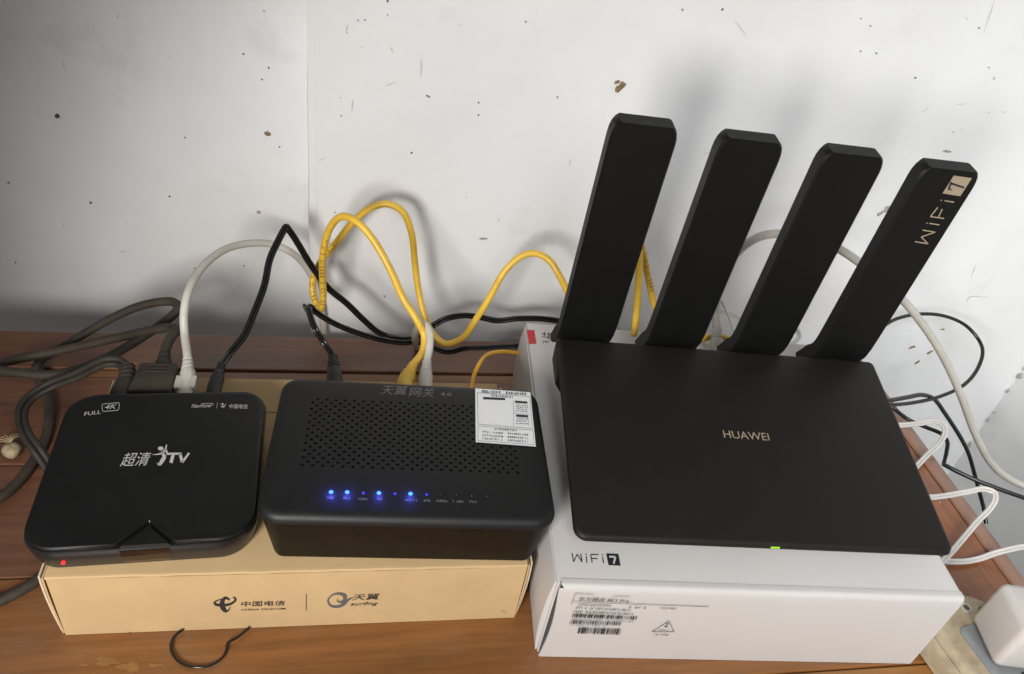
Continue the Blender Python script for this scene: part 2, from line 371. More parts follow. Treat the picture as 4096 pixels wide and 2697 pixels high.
def lwy(u, v):
    y = .66
    for _ in range(8):
        p = lookup(u, v, y=y); y = .84 + (.662 - .84) * (p.x + 1.3) / (1.267)
    return y - .0005
for u, v, r, m, nm in ((228, 465, .0019, 'nail', 'nail_head'), (1035, 848, .0021, 'putty', 'plugged_hole')):
    wall_disc(left_wall, u, v, lwy(u, v), r, M[m], nm)
for u, v, r, ry, rot in ((1075, 272, .0017, .35, -.9), (1048, 318, .0011, .7, 0), (1118, 588, .0010, .8, 0), (977, 1063, .0009, 1, 0), (362, 813, .0012, .8, 0), (678, 787, .0011, .7, -.6), (778, 1073, .0010, .6, -.3), (740, 551, .0008, 1, 0), (1056, 45, .0008, 1, 0), (973, 216, .0013, .8, 0), (32, 733, .0007, 1, 0), (62, 1050, .0007, 1, 0)):
    wall_disc(left_wall, u, v, lwy(u, v), r, M['fly'], 'fly_speck', ry, .0008, .5, 9, rot)
wall_disc(left_wall, 1071, 536, lwy(1071, 536), .0026, M['stain'], 'wall_chip', .8, .0008, 1.0, 12)
for u, v, r, ry, rot in ((2480, 352, .0046, .45, 1.0), (2470, 330, .0018, .6, .5)): wall_disc(right_wall, u, v, WY - .001, r, M['stain'], 'wall_chip', ry, .001, 1.1, 14, rot)
for u, v, r, ry, rot in ((3545, 838, .0052, .55, .6), (3520, 855, .004, .6, 1.2)): wall_disc(right_wall, u, v, WY - .001, r, M['putty'], 'wall_scar', ry, .0008, 1.2, 14, rot)
for u, v, r, ry, rot in ((3650, 1390, .004, .3, .5), (3720, 1410, .0035, .35, .9), (3670, 1450, .003, .4, .9), (3770, 1318, .003, .3, -.1)): wall_disc(right_wall, u, v, WY - .001, r, M['stain'], 'paint_chip', ry, .0006, 1.0, 12, rot)
def scratch(parent, pts, wd, m):
    left = parent is left_wall; bm = bmesh.new()
    for q in stroke_poly(pts, [wd * .25, wd * .6, wd * .3], 5):
        bm.faces.new([bm.verts.new(lookup(u, v, y=(lwy(u, v) - .0018) if left else WY - .0022)) for u, v in q])
    bmesh.ops.remove_doubles(bm, verts=bm.verts, dist=1e-6)
    build('scratch', bm, M[m], parent)
for pts in ([(1382, 128), (1390, 100)], [(1560, 190), (1572, 210)], [(1680, 310), (1684, 275), (1682, 240)], [(1830, 95), (1842, 104)], [(1988, 868), (1998, 890)], [(2280, 640), (2279, 660)], [(2812, 617), (2836, 609)], [(3686, 452), (3718, 426)], [(3826, 418), (3866, 416)], [(4010, 452), (4026, 445)], [(3858, 66), (3876, 84)], [(3935, 130), (3960, 60), (3978, 4)], [(3884, 1110), (3905, 1060)], [(3870, 1210), (3876, 1190), (3956, 1190)], [(2940, 85), (2960, 110), (2985, 145)], [(1540, 345), (1580, 330)], [(1410, 400), (1406, 445)], [(1300, 630), (1275, 645)]):
    scratch(right_wall, pts, 3.2, 'putty')
for pts in ([(252, 243), (257, 278)], [(465, 74), (474, 60)], [(250, 890), (256, 908)], [(480, 1005), (494, 1012)], [(420, 293), (434, 299)], [(148, 448), (160, 450)]): scratch(left_wall, pts, 3.0, 'putty')
for u, v, r in ((1432, 82, .0009), (1460, 80, .001), (1550, 60, .0008), (1388, 130, .0008), (1708, 384, .0009), (1716, 388, .0009), (1914, 412, .0008), (1913, 462, .0008), (1362, 390, .0007), (1365, 463, .0009), (1340, 850, .0008), (1646, 612, .0011), (3482, 104, .0009), (3443, 75, .0008), (3505, 213, .0012), (3661, 311, .0016), (3955, 270, .0011), (3916, 112, .0011), (2890, 38, .0012), (2730, 40, .0009), (3844, 517, .0009), (3812, 528, .0013), (2103, 88, .0009), (2230, 390, .0009), (1550, 3, .0018), (3442, 205, .0008), (3955, 449, .0007)):
    wall_disc(right_wall, u, v, WY - .0004, r, M['fly'], 'fly_speck', .6, .0010, .5, 9, u * .37)
for k in (0, 1, 3, 6, 7, 11):   # crumbled paint down the edge where the side wall starts
    z = -.05 - .012 * k; x = .793 - .0025
    bm = bmesh.new(); rr = random.Random(k); pts = [(x + (rr.random() - .6) * .004, WY - .002 + (rr.random() - 1) * .004, z + .012 * rr.random() ** 2) for _ in range(6)]
    vs = [bm.verts.new(p) for p in pts]; bmesh.ops.convex_hull(bm, input=vs); build('paint_flake', bm, M['putty'], right_wall)

# ---------------- table
table = empty('wooden_table', (0, 0, -.75), 0, 'red brown varnished wooden table with chipped planks standing against the white walls', 'table')
TX0, TX1 = -.62, .5105
XE = .402
ys = [.582, .5345, .5225, .4275, .3315, .2360, .1400, .0440, -.05]
pm = ['wood3', 'wood3', 'wood3', 'wood3', 'wood3', 'wood', 'wood2', 'wood2']
pm = ['wood3', 'wood', 'wood3', 'wood3', 'wood', 'wood2', 'wood', 'wood2']
for i, (a, b) in enumerate(zip(ys, ys[1:])):
    dz = (-.0004, -.0022, 0, -.0005, .0, -.0004, 0, -.0003)[i]
    build('plank', bev_box((TX0, b + .0005, -.022), (XE - .0004, a - .0005, dz), .0011, 2), M[pm[i]], table, loc=(0, 0, .75))
build('plank', bev_box((XE + .0002, -.0495, -.022), (TX1 - .0003, .5815, -.0002), .0009, 2), M['wood_end'], table, loc=(0, 0, .75))
bm = bmesh.new(); prof = [(TX1, -.024), (TX1, .0002), (TX1 + .0015, .0009), (.530, -.0035), (.5325, -.006), (.5325, -.024)]
loft(bm, [[(x, y, z) for x, z in prof] for y in (-.05, .2, .4, .582)]); build('edge_strip', bm, M['woodtrim'], table, loc=(0, 0, .75), smooth=35)
bm = bmesh.new(); add_box(bm, (TX0 + .03, .0, -.11), (TX1 - .02, .02, -.0225)); build('apron', bm, M['wood'], table, loc=(0, 0, .75))
bm = bmesh.new(); add_box(bm, (TX0 + .03, .54, -.11), (TX1 - .02, .56, -.0225)); build('apron', bm, M['wood'], table, loc=(0, 0, .75))
for x in (TX0 + .03, TX1 - .065):
    for y in (.021, .495):
        build('leg', bev_box((x, y, -.7515), (x + .045, y + .044, -.0225), .002, 1), M['wood'], table, loc=(0, 0, .75))
rr = random.Random(4)
for cx, cy, a_, b_ in ((428, 2648, 52, 17), (520, 2668, 44, 20), (618, 2662, 26, 8), (660, 2672, 8, 5), (340, 2662, 22, 6)):
    pts = []
    for k in range(26):
        t = 2 * math.pi * k / 26; q = 1 + .55 * (rr.random() - .5) + .25 * math.sin(3 * t + cx); pts.append((cx + a_ * q * math.cos(t), cy + b_ * q * math.sin(t)))
    quads(table, 'top', .75, [pts], M['wear'], 'worn_patch')

# ================================================================== CARDBOARD BOX
CH = .0591
cardbox = empty('cardboard_box', (-.0245, .3723, 0), R(-.66), 'flat tan cardboard carton with telecom logos under the two small black boxes', 'box')
W2, D2 = .1383, .0840
bm = bmesh.new(); add_box(bm, (-W2 + .004, -D2 + .0008, .0008), (W2 - .004, D2 - .0008, CH - .0012)); build('inner_tray', bm, M['card_in'], cardbox)
# top panel, a little warped, with frayed front edge; front panel; back panel; side flaps
bm = bmesh.new(); nx = 24; up_ = []; lo_ = []
for i in range(nx + 1):
    x = -W2 + 2 * W2 * i / nx; e = .0006 * math.sin(i * 1.9) * (1 if 2 < i < 22 else .3)
    yb = -D2 - .0008 + abs(e)
    prof = [(yb, CH - .0016), (yb + .0006, CH - .0004), (yb + .002, CH), (0, CH - .0002), (D2 * .62, CH - .0001), (D2, CH), (D2, CH - .0015), (0, CH - .0018), (yb + .002, CH - .002)]
    up_.append([(x, y, z) for y, z in prof])
loft(bm, up_); build('top_panel', bm, M['card'], cardbox, smooth=40)
bm = bmesh.new(); add_box(bm, (-W2 + .006, .0488, CH - .0005), (W2 - .006, .0494, CH + .00025)); build('flap_seam', bm, M['card_in'], cardbox)
bm = bmesh.new(); rings = []
for i in range(nx + 1):
    s = i / nx; x0 = -W2 + 2 * W2 * s; bulge = .0012 * math.sin(math.pi * s); ring = []
    for z in (0.0004, .015, .03, .045, CH - .0022):
        zz = z / CH; x = x0 + (.0005 if s < .03 else 0) ; ring.append((x, -D2 - bulge * math.sin(math.pi * zz) - .0004, z))
    ring += [(x0, -D2 + .0012, CH - .0022), (x0, -D2 + .0012, .0004)]
    rings.append(ring)
loft(bm, rings); front = build('front_panel', bm, M['card'], cardbox, smooth=40)
bm = bmesh.new(); add_box(bm, (-W2, D2 - .0012, .0006), (W2, D2, CH - .002)); build('back_panel', bm, M['card'], cardbox)
def flap(side, lean, bow, y0, y1, off, m):
    bm = bmesh.new(); rings = []
    for k in range(9):
        s = k / 8; z = .001 + (CH - .0035) * s; x = side * (W2 + off + lean * math.sin(s * math.pi * .62) + bow * s * (1 - s))
        rings.append([(x, y0, z), (x + side * .0011, y0, z), (x + side * .0011, y1, z), (x, y1, z)])
    loft(bm, rings); return build('side_flap', bm, m, cardbox, smooth=40)
flap(-1, .0010, .0006, -D2 + .0006, D2 - .003, .0002, M['card']); flap(-1, .0020, .0008, -D2 + .002, D2 - .002, .0014, M['card_edge'])
flap(1, .0008, .001, -D2 + .001, D2 - .003, .0002, M['card']); flap(1, .0016, .0020, -D2 + .003, D2 - .002, .0014, M['card_edge'])
# printing on the front
FV = -D2 - .0017
L = stroke_poly([(856, 2415), (868, 2430), (905, 2435), (935, 2412), (938, 2396), (918, 2392)], [2, 9, 13, 10, 7, 1]) + stroke_poly([(943, 2404), (915, 2410), (890, 2405), (885, 2420), (900, 2442), (905, 2446)], [4, 12, 20, 22, 14, 3])
L = []
L += stroke_poly([(928, 2389), (938, 2391), (941, 2400), (925, 2414), (892, 2421), (862, 2417), (857, 2410), (872, 2401), (889, 2395)], [1, 5, 9, 9, 10, 9, 7, 4, 1], 5)
quads(cardbox, 'front', FV, L, M['ink'], 'logo')
quads(cardbox, 'front', FV, stroke_poly([(915, 2398), (902, 2391), (890, 2402), (888, 2420), (894, 2436), (904, 2445), (914, 2440), (922, 2424)], [2, 9, 16, 20, 17, 9, 5, 1], 5), M['ink'], 'logo')
quads(cardbox, 'front', FV, stroke_poly([(889, 2398), (907, 2393), (918, 2400)], [4, 7, 5], 4), M['ink'], 'logo')
lettering(cardbox, '中国电信', 'front', FV, (965, 2426), (1141, 2421), .0052, M['ink'], shear=.08)
lettering(cardbox, 'CHINA TELECOM', 'front', FV, (965, 2442), (1141, 2437), .0016, M['ink'], bold=.012)
quads(cardbox, 'front', FV, [[(1224, 2375), (1226, 2375), (1225, 2442), (1223, 2442)]], M['ink'], 'divider_line')
quads(cardbox, 'front', FV, stroke_poly([(1352, 2394), (1350, 2404), (1362, 2408), (1378, 2400), (1378, 2384), (1358, 2375), (1330, 2380), (1312, 2402), (1322, 2422), (1350, 2427), (1374, 2417), (1395, 2398), (1416, 2390)], [2, 5, 8, 14, 16, 9, 6, 7, 8, 10, 14, 9, 1], 6), M['ink_grey'], 'logo')
lettering(cardbox, '天翼', 'front', FV, (1408, 2402), (1516, 2398), .0062, M['ink'], shear=.15)
lettering(cardbox, 'surfing', 'front', FV, (1400, 2426), (1511, 2423), .0042, M['ink'], shear=.3, bold=.008)
for poly in [[(2006, 2444), (2010, 2443), (2011, 2447), (2007, 2447)], [(2017, 2450), (2021, 2450), (2021, 2454), (2018, 2453)], [(514, 2530), (519, 2532), (518, 2536), (514, 2534)]]: quads(cardbox, 'front', FV, [poly], M['ink'], 'fly_speck')

# ================================================================== WHITE ROUTER CARTON
BH = .0771
wbox = empty('white_carton', (.2657, .3748, 0), R(-4.75), 'glossy white product carton with a black seven logo under the large router', 'box')
a2, b2 = .1317, .1273
bm = slab(-a2, a2, -b2 + .0012, b2, .0012, [(.0012, 0), (0, .0012), (0, BH - .0016), (.0005, BH - .0004), (.0016, BH)], 2)
build('carton_body', bm, M['whitebox'], wbox, smooth=40)
bm = bmesh.new(); rings = []                    # left panel bulges and stands proud of the body
for k in range(11):
    s = k / 10; y = -b2 + .004 + (2 * b2 - .008) * s
    ring = []
    for j in range(7):
        t = j / 6; z = .0005 + (BH - .0025) * t; ring.append((-a2 - .0012 - .0045 * math.sin(math.pi * t) ** .8 * (.55 + .45 * math.sin(math.pi * s)), y, z))
    ring += [(-a2 - .0002, y, BH - .002), (-a2 - .0002, y, .0005)]
    rings.append(ring)
loft(bm, rings); build('side_panel', bm, M['whitebox'], wbox, smooth=40)
# front flap: folds over the top edge, its left edge cut in a shallow curve so a dark slot shows
bm = bmesh.new(); rows = []
NZ = 14
for j in range(NZ + 1):
    t = j / NZ; z = .0004 + (BH - .0004) * t
    xl = -a2 + .0008 + .0024 * math.sin(math.pi * min(1, t * 1.02)) * (1 - .2 * t); rows.append((xl, z * (BH - .0040) / BH, 0.0))
rows += [(-a2 + .0008, BH - .0022, .0003), (-a2 + .0010, BH - .0008, .0010), (-a2 + .0016, BH + .0001, .0020), (-a2 + .0020, BH + .0003, .0032), (-a2 + .0020, BH + .0003, .0060)]
NZ = len(rows) - 1
outer = []
for xl, z, yo in rows:
    outer.append([(xl + (a2 - .0004 - xl) * i / 12, -b2 - .0010 + yo - .0008 * math.sin(math.pi * i / 12) * math.sin(math.pi * min(1, z / BH)), z) for i in range(13)])
g = [[bm.verts.new(p) for p in r] for r in outer]; gb = [[bm.verts.new((p[0], max(-b2 + .0011, p[1] + .0002), min(p[2], BH - .0006))) for p in r] for r in outer]
for j in range(NZ):
    for i in range(12):
        bm.faces.new((g[j][i], g[j][i + 1], g[j + 1][i + 1], g[j + 1][i]))
    bm.faces.new((g[j][0], g[j + 1][0], gb[j + 1][0], gb[j][0])); bm.faces.new((g[j][12], gb[j][12], gb[j + 1][12], g[j + 1][12]))
for i in range(12): bm.faces.new((g[NZ][i], g[NZ][i + 1], gb[NZ][i + 1], gb[NZ][i])); bm.faces.new((g[0][i], gb[0][i], gb[0][i + 1], g[0][i + 1]))
build('front_flap', bm, M['whitebox'], wbox, smooth=35)
bm = bmesh.new(); add_box(bm, (-a2 + .0006, -b2 + .0002, .002), (-a2 + .010, -b2 + .0010, BH - .003)); build('slot_shade', bm, M['gap_shade'], wbox)  # near-black sheet, the slot's shade put into its colour
bm = bmesh.new()
loft(bm, [[(x, -b2 - .0009, z) for x, z in ((-a2 + .0008, BH - .0012), (-a2 + .0032, BH - .0012), (-a2 + .0018, BH + .00015))], [(x, -b2 + .0035, z) for x, z in ((-a2 + .0008, BH - .0012), (-a2 + .0028, BH - .0012), (-a2 + .0018, BH + .00025))]]); build('tuck_notch', bm, M['gap_shade'], wbox)  # dark wedge, shade of the notch as colour
# printing
TV = BH
def z4(x, y): return (2000 + x * .5882, 2000 + y * .5882)
S = lambda pts, w: stroke_poly([z4(*p) for p in pts], [w, w], 1)
q = S([(488, 363), (500, 420), (522, 372), (556, 424), (548, 366)], 4.5)
q = []
for a, b in (((488, 363), (500, 423)), ((500, 423), (523, 372)), ((523, 372), (557, 425)), ((557, 425), (548, 368)), ((585, 385), (590, 429)), ((616, 373), (626, 430)), ((618, 373), (668, 374)), ((622, 400), (662, 402)), ((695, 388), (704, 433))): q += S([a, b], 3.6)
q += [[z4(580, 370), z4(587, 370), z4(588, 378), z4(581, 378)], [z4(692, 371), z4(699, 371), z4(700, 379), z4(693, 379)]]
quads(wbox, 'top', TV, q, M['ink'], 'lettering')
quads(wbox, 'top', TV, [[z4(721, 366), z4(803, 370), z4(819, 450), z4(737, 445)]], M['ink'], 'logo_square')
LIFT[0] = 9
quads(wbox, 'top', TV + .0002, S([(742, 388), (784, 390)], 8) + S([(784, 390), (772, 437)], 8), M['silver'], 'logo_numeral')
FW_ = -b2 - .0023
rng = random.Random(5)
q = S([(510, 635), (636, 642)], 1.4) + S([(510, 635), (483, 710)], 1.4) + S([(762, 652), (885, 657)], 1.3) + S([(494, 690), (950, 708), (1418, 724)], 1.6)
quads(wbox, 'front', FW_, q, M['ink'], 'label_rule')
lettering(wbox, '华为路由 BE3 Pro', 'front', FW_, z4(528, 688), z4(872, 702), .0040, M['ink'], shear=.12)
q = []
for o0, ex, n, hh in (((522, 705), (238, 10), 15, 12), ((862, 722), (132, 8), 8, 13), ((1092, 730), (112, 5), 7, 12), ((514, 728), (380, 18), 24, 13), ((500, 753), (406, 18), 26, 13)):
    q += small_print(z4(*o0), (ex[0] * .588, ex[1] * .588), (-4 * .588, hh * .588), n, .6, rng)
quads(wbox, 'front', FW_, q, M['ink_grey'], 'small_print')
q = bars(z4(496, 774), (436 * .588, 18 * .588), (-8 * .588, 24 * .588), 44, rng) + bars(z4(480, 818), (346 * .588, 13 * .588), (-8 * .588, 24 * .588), 36, rng) + bars(z4(536, 868), (286 * .588, 9 * .588), (-10 * .588, 40 * .588), 30, rng)
quads(wbox, 'front', FW_, q, M['ink'], 'barcode')
q = small_print(z4(490, 806), (420 * .588, 17 * .588), (-3 * .588, 9 * .588), 30, .4, rng) + small_print(z4(475, 846), (250 * .588, 9 * .588), (-3 * .588, 8 * .588), 18, .4, rng) + small_print(z4(1052, 912), (110 * .588, 1), (-2, 10 * .588), 8, .6, rng) + small_print(z4(1078, 880), (74 * .588, 1), (-2, 7 * .588), 7, .5, rng)
quads(wbox, 'front', FW_, q, M['ink_grey'], 'small_print')
q = S([(1148, 823), (1033, 895)], 1.8) + S([(1033, 895), (1182, 896)], 1.8) + S([(1182, 896), (1148, 823)], 1.8) + S([(1130, 843), (1146, 843)], 4) + S([(1118, 860), (1138, 860)], 4)
quads(wbox, 'front', FW_, q, M['ink'], 'warning_triangle')
def z9(x, y): return (2050 + x * .6513, 1200 + y * .6513)
quads(wbox, 'top', TV, [[z9(87, 185), z9(133, 187), z9(147, 271), z9(101, 272)]], M['red'], 'red_square')
lettering(wbox, '华', 'top', TV, z9(181, 240), z9(262, 246), .0092, M['ink'])
lettering(wbox, 'Mate', 'top', TV, z9(186, 270), z9(330, 280), .0036, M['ink']) if False else quads(wbox, 'top', TV, [[z9(186, 254), z9(189, 254), z9(189, 270), z9(186, 270)], [z9(186, 254), z9(230, 256), z9(230, 259), z9(186, 257)], [z9(205, 254), z9(208, 254), z9(208, 270), z9(205, 270)]], M['ink'], 'lettering')

# ================================================================== SET-TOP BOX
ZS = CH + .0003
stb = empty('set_top_box', (-.1150, .3562, ZS), R(2.4), 'rounded square glossy black television box with a silver logo, left of the vented gateway', 'set-top box')
h = .0630; hx = .0626; RC = (.019, .022, .017, .021)
build('body', slab(-hx, hx, -h, h, RC, [(.0052, 0), (.0036, .0007), (.0022, .0050), (.0008, .0110), (0, .0165), (.0006, .0184)], 10), M['stb_side'], stb, smooth=45)
def with_notch(ol, y_line, apex, xl, xr, xa):
    """replace the straight front run of an outline (first edge: front-left to front-right) by one with a pointed notch"""
    return ol
n = 10; base = rrect(-h, h, -h, h, RC, n)
def cover_ring(ins, z, notch=True):
    rr = [max(.002, q - ins) for q in RC]; ol = rrect(-hx + ins, hx - ins, -h + ins, h - ins, rr, n)
    yf = -h + ins
    xs = [(.0030 - .0165, 0), (.0030 - .0135, .0016), (.0030 - .0002, .0150), (.0030 + .0002, .0150), (.0030 + .0135, .0016), (.0030 + .0165, 0)]
    mid = [(x * (1), yf + d + (ins * .2 if d else 0)) for x, d in xs]
    ol = ol[:n + 1] + mid + ol[n + 1:]
    return [(x, y, z) for x, y in ol]
bm = bmesh.new(); loft(bm, [cover_ring(.0022, .0178), cover_ring(.0012, .0184), cover_ring(.0010, .0202), cover_ring(.0017, .0214), cover_ring(.0032, .0217), cover_ring(.0050, .0215)])
top = build('top_cover', bm, M['stb'], stb, smooth=35)
bm = bmesh.new(); prof = [(.0030 - .0128, -h + .0006), (.0030 + .0128, -h + .0006), (.0030 + .0118, -h + .0022), (.0030, -h + .0136), (.0030 - .0118, -h + .0022)]
loft(bm, [[(x, y, .0174) for x, y in prof], [(x, y, .0198) for x, y in prof], [(.003 + (x - .003) * .93, y * .995, .0204) for x, y in prof]]); build('notch_insert', bm, M['stb'], stb, smooth=30)
bm = bmesh.new(); loft(bm, [[(x0, -h + yo, z), (x1, -h + yo, z), (x1, -h + .008, z), (x0, -h + .008, z)] for x0, x1, z, yo in ((-.0098, .0154, .0026, .0029), (-.0100, .0156, .0050, .0019), (-.0103, .0157, .0110, .0005), (-.0106, .0158, .0172, -.0004))])
build('infrared_window', bm, M['ir'], stb)
c = pick(stb, 254, 2247, 'y', -h + .001); bm = bmesh.new(); loft(bm, [[(c.x + .0011 * math.cos(k * .785), -h + .001, c.z + .0011 * math.sin(k * .785)) for k in range(8)], [(c.x + .0011 * math.cos(k * .785), -h - .0003, c.z + .0011 * math.sin(k * .785)) for k in range(8)]]); build('status_light', bm, M['led_red'], stb)
TS = .0215
def z1(x, y): return (x * .638, 1100 + y * .638)
S1 = lambda pts, w, sub=1: stroke_poly([z1(*p) for p in pts], w if isinstance(w, list) else [w, w], sub)
lettering(top, 'FULL', 'top', TS, z1(528, 886), z1(632, 872), .0034, M['silver'], shear=.1)
lettering(top, '4K', 'top', TS, z1(655, 845), z1(730, 840), .0044, M['silver'], shear=.25)
fr = [(645, 812), (742, 803), (749, 808), (745, 843), (738, 851), (652, 859), (643, 855), (640, 818)]
q = []
for a, b in zip(fr, fr[1:] + fr[:1]): q += S1([a, b], 2.0)
quads(top, 'top', TS, q, M['silver'], 'logo_frame')
lettering(top, 'FiberHome', 'top', TS, z1(1200, 836), z1(1322, 832), .0034, M['silver'], shear=.3)
quads(top, 'top', TS, S1([(1262, 808), (1335, 806)], 1.6) + S1([(1335, 806), (1338, 815), (1315, 820)], 1.6) + S1([(1364, 802), (1358, 838)], 1.4) + S1([(1382, 826), (1400, 830), (1418, 808)], [1, 4, 1], 4) + S1([(1383, 812), (1398, 808), (1396, 828), (1406, 834)], [2, 4, 4, 1], 4), M['silver'], 'logo')
lettering(top, '中国电信', 'top', TS, z1(1434, 838), z1(1550, 840), .0042, M['silver'])
lettering(top, '超清', 'top', TS, z1(750, 1203), z1(932, 1196), .0112, M['silver'], shear=.18)
q = S1([(952, 1128), (990, 1126), (1015, 1118), (1036, 1098), (1045, 1066)], [1, 5, 8, 7, 5], 5) + S1([(1038, 1092), (1048, 1118)], [6, 9]) + S1([(1012, 1112), (1030, 1140), (1018, 1165), (1000, 1192)], [9, 15, 16, 12], 5)
q += S1([(1000, 1196), (986, 1182)], [6, 4])
el = [z1(1008 + 18 * math.cos(k * .524), 1090 + 13 * math.sin(k * .524)) for k in range(12)]
quads(top, 'top', TS, q, M['silver'], 'logo'); quads(top, 'top', TS, [el], M['silver'], 'logo')
quads(top, 'top', TS, S1([(1044, 1124), (1138, 1122)], 8.5) + S1([(1086, 1128), (1072, 1180)], 13) + S1([(1130, 1122), (1142, 1176)], 12) + S1([(1142, 1178), (1186, 1118)], [9, 8]), M['silver'], 'lettering')

# ================================================================== GATEWAY
gw = empty('network_gateway', (.0401, .3440, CH + .0003), R(-3.5), 'black vented fibre gateway with blue lamps and a white label, left of the white carton', 'modem')
gx, gy, GH = .0864, .0590, .0477
GR = (.014, .014, .013, .012)
bm = slab(-gx, gx, -gy, gy, GR, [(.0100, 0), (.0082, .0008), (.0074, .0030), (.0014, .0394), (.0006, .0401)], 8, cap_hi=True)
build('body', bm, M['gate_low'], gw, smooth=45)
# grille lattice dimensions
gp = [pick(gw, 1000 + x * .5744, 1400 + y * .5744, 'z', GH) for x, y in ((415, 333), (1845, 395), (1895, 862), (318, 818))]
X0, X1 = (gp[0].x + gp[3].x) / 2, (gp[1].x + gp[2].x) / 2; Y0, Y1 = (gp[2].y + gp[3].y) / 2, (gp[0].y + gp[1].y) / 2
NC, NRW = 23, 20; pw = (X1 - X0) / NC; phh = (Y1 - Y0) / NRW
bm = bmesh.new(); prof = [(.0018, .0401), (.0004, .0406), (.0, .0416), (.0003, .0436), (.0014, .0458), (.0036, .0472), (.0065, .0477)]
rings = []
for ins, z in prof:
    rr = [max(.001, q - ins) for q in GR]; rings.append([(x, y, z) for x, y in rrect(-gx + ins, gx - ins, -gy + ins, gy - ins, rr, 8)])
vs = loft(bm, rings, True, False); ring = vs[-1]
# join the top edge to the grille window with a ring of faces
win = [bm.verts.new((x, y, GH)) for x, y in ((X0, Y0), (X1, Y0), (X1, Y1), (X0, Y1))]
nq = 9
for k in range(4):
    arc = ring[k * nq:(k + 1) * nq]
    for i in range(nq - 1): bm.faces.new((arc[i], arc[i + 1], win[k]))
    nxt = ring[((k + 1) * nq) % (4 * nq)]
    bm.faces.new((arc[-1], nxt, win[(k + 1) % 4], win[k]))
cover = build('top_cover', bm, M['gate'], gw, smooth=45)
bm = bmesh.new(); hr = .00104
def cell(x0, x1, y0, y1, hole):
    cx, cy = (x0 + x1) / 2, (y0 + y1) / 2
    if not hole:
        f = [bm.verts.new(p) for p in ((x0, y0, GH), (x1, y0, GH), (x1, y1, GH), (x0, y1, GH))]; bm.faces.new(f); return
    o = [(x0, cy), (x0, y0), (cx, y0), (x1, y0), (x1, cy), (x1, y1), (cx, y1), (x0, y1)]; ang = [180, 225, 270, 315, 0, 45, 90, 135]
    ov = [bm.verts.new((x, y, GH)) for x, y in o]; iv = [bm.verts.new((cx + hr * 1.12 * math.cos(R(a)), cy + hr * .98 * math.sin(R(a)), GH)) for a in ang]; dv = [bm.verts.new((v.co.x, v.co.y, GH - .0022)) for v in iv]
    for i in range(8):
        j = (i + 1) % 8; bm.faces.new((ov[i], ov[j], iv[j], iv[i])); bm.faces.new((iv[i], iv[j], dv[j], dv[i]))
for r_ in range(NRW):
    y0 = Y0 + r_ * phh; y1 = y0 + phh
    if r_ % 2 == 0:
        for c_ in range(NC): cell(X0 + c_ * pw, X0 + (c_ + 1) * pw, y0, y1, True)
    else:
        cell(X0, X0 + pw / 2, y0, y1, False); cell(X1 - pw / 2, X1, y0, y1, False)
        for c_ in range(NC - 1): cell(X0 + (c_ + .5) * pw, X0 + (c_ + 1.5) * pw, y0, y1, True)
build('vent_grille', bm, M['gate'], gw)
bm = bmesh.new(); add_box(bm, (X0 + .0005, Y0 + .0005, GH - .0042), (X1 - .0005, Y1 - .0005, GH - .0023)); build('vent_backing', bm, M['hole'], gw)
def z3(x, y): return (1000 + x * .5744, 1400 + y * .5744)
S3 = lambda pts, w, sub=1: stroke_poly([z3(*p) for p in pts], w if isinstance(w, list) else [w, w], sub)
lettering(gw, '天翼', 'top', GH, z3(908, 312), z3(1096, 318), .0088, M['gloss_print'], shear=.2)
lettering(gw, '网关', 'top', GH, z3(1106, 326), z3(1284, 332), .0090, M['gloss_print'], shear=.2)
lettering(gw, '4.0', 'top', GH, z3(1328, 320), z3(1402, 325), .0032, M['silver_dim'])
# label sticker (its code square is left blank)
st = quads(gw, 'top', GH + .0002, [[z3(1568, 270), z3(1952, 298), z3(1990, 676), z3(1572, 645)]], M['sticker'], 'sticker')
rng = random.Random(11); q = []
V = GH + .0004
for pts, wd in (([(1582, 300), (1948, 328)], 1.2), ([(1582, 300), (1588, 520)], 1.2), ([(1588, 520), (1966, 550)], 1.2), ([(1948, 328), (1966, 550)], 1.2), ([(1588, 533), (1970, 562)], 1.2), ([(1970, 562), (1978, 663)], 1.2), ([(1978, 663), (1586, 635)], 1.2), ([(1586, 635), (1588, 533)], 1.2), ([(1834, 352), (1836, 540)], 1.0), ([(1836, 445), (1952, 453)], 1.0)): q += S3(pts, wd)
quads(gw, 'top', V, q, M['ink_grey'], 'label_rule')
k = .5744
q = small_print(z3(1612, 282), (135 * k, 10 * k), (0, 18 * k), 7, .7, rng) + small_print(z3(1780, 292), (145 * k, 10 * k), (0, 18 * k), 8, .7, rng) + small_print(z3(1675, 314), (160 * k, 12 * k), (0, 13 * k), 10, .6, rng)
for yy in (380, 394, 408, 422): q += small_print(z3(1848, yy), (88 * k, 6 * k), (0, 8 * k), 6, .5, rng)
for yy in (474, 490, 508): q += small_print(z3(1854, yy), (88 * k, 6 * k), (0, 10 * k), 6, .5, rng)
q += small_print(z3(1700, 547), (160 * k, 12 * k), (0, 12 * k), 9, .7, rng)
for i, yy in enumerate((566, 590, 613)):
    q += small_print(z3(1618, yy), (145 * k, 11 * k), (0, 12 * k), 10, .6, rng) + small_print(z3(1792, yy + 12), (145 * k, 11 * k), (0, 12 * k), 10, .6, rng)
quads(gw, 'top', V, q, M['ink'], 'small_print')
quads(gw, 'top', V, [[z3(1622, 328), z3(1776, 336), z3(1778, 352), z3(1624, 346)], [z3(1844, 354), z3(1930, 360), z3(1932, 376), z3(1846, 370)], [z3(1852, 450), z3(1936, 456), z3(1938, 472), z3(1854, 467)]], M['ink'], 'label_bar')
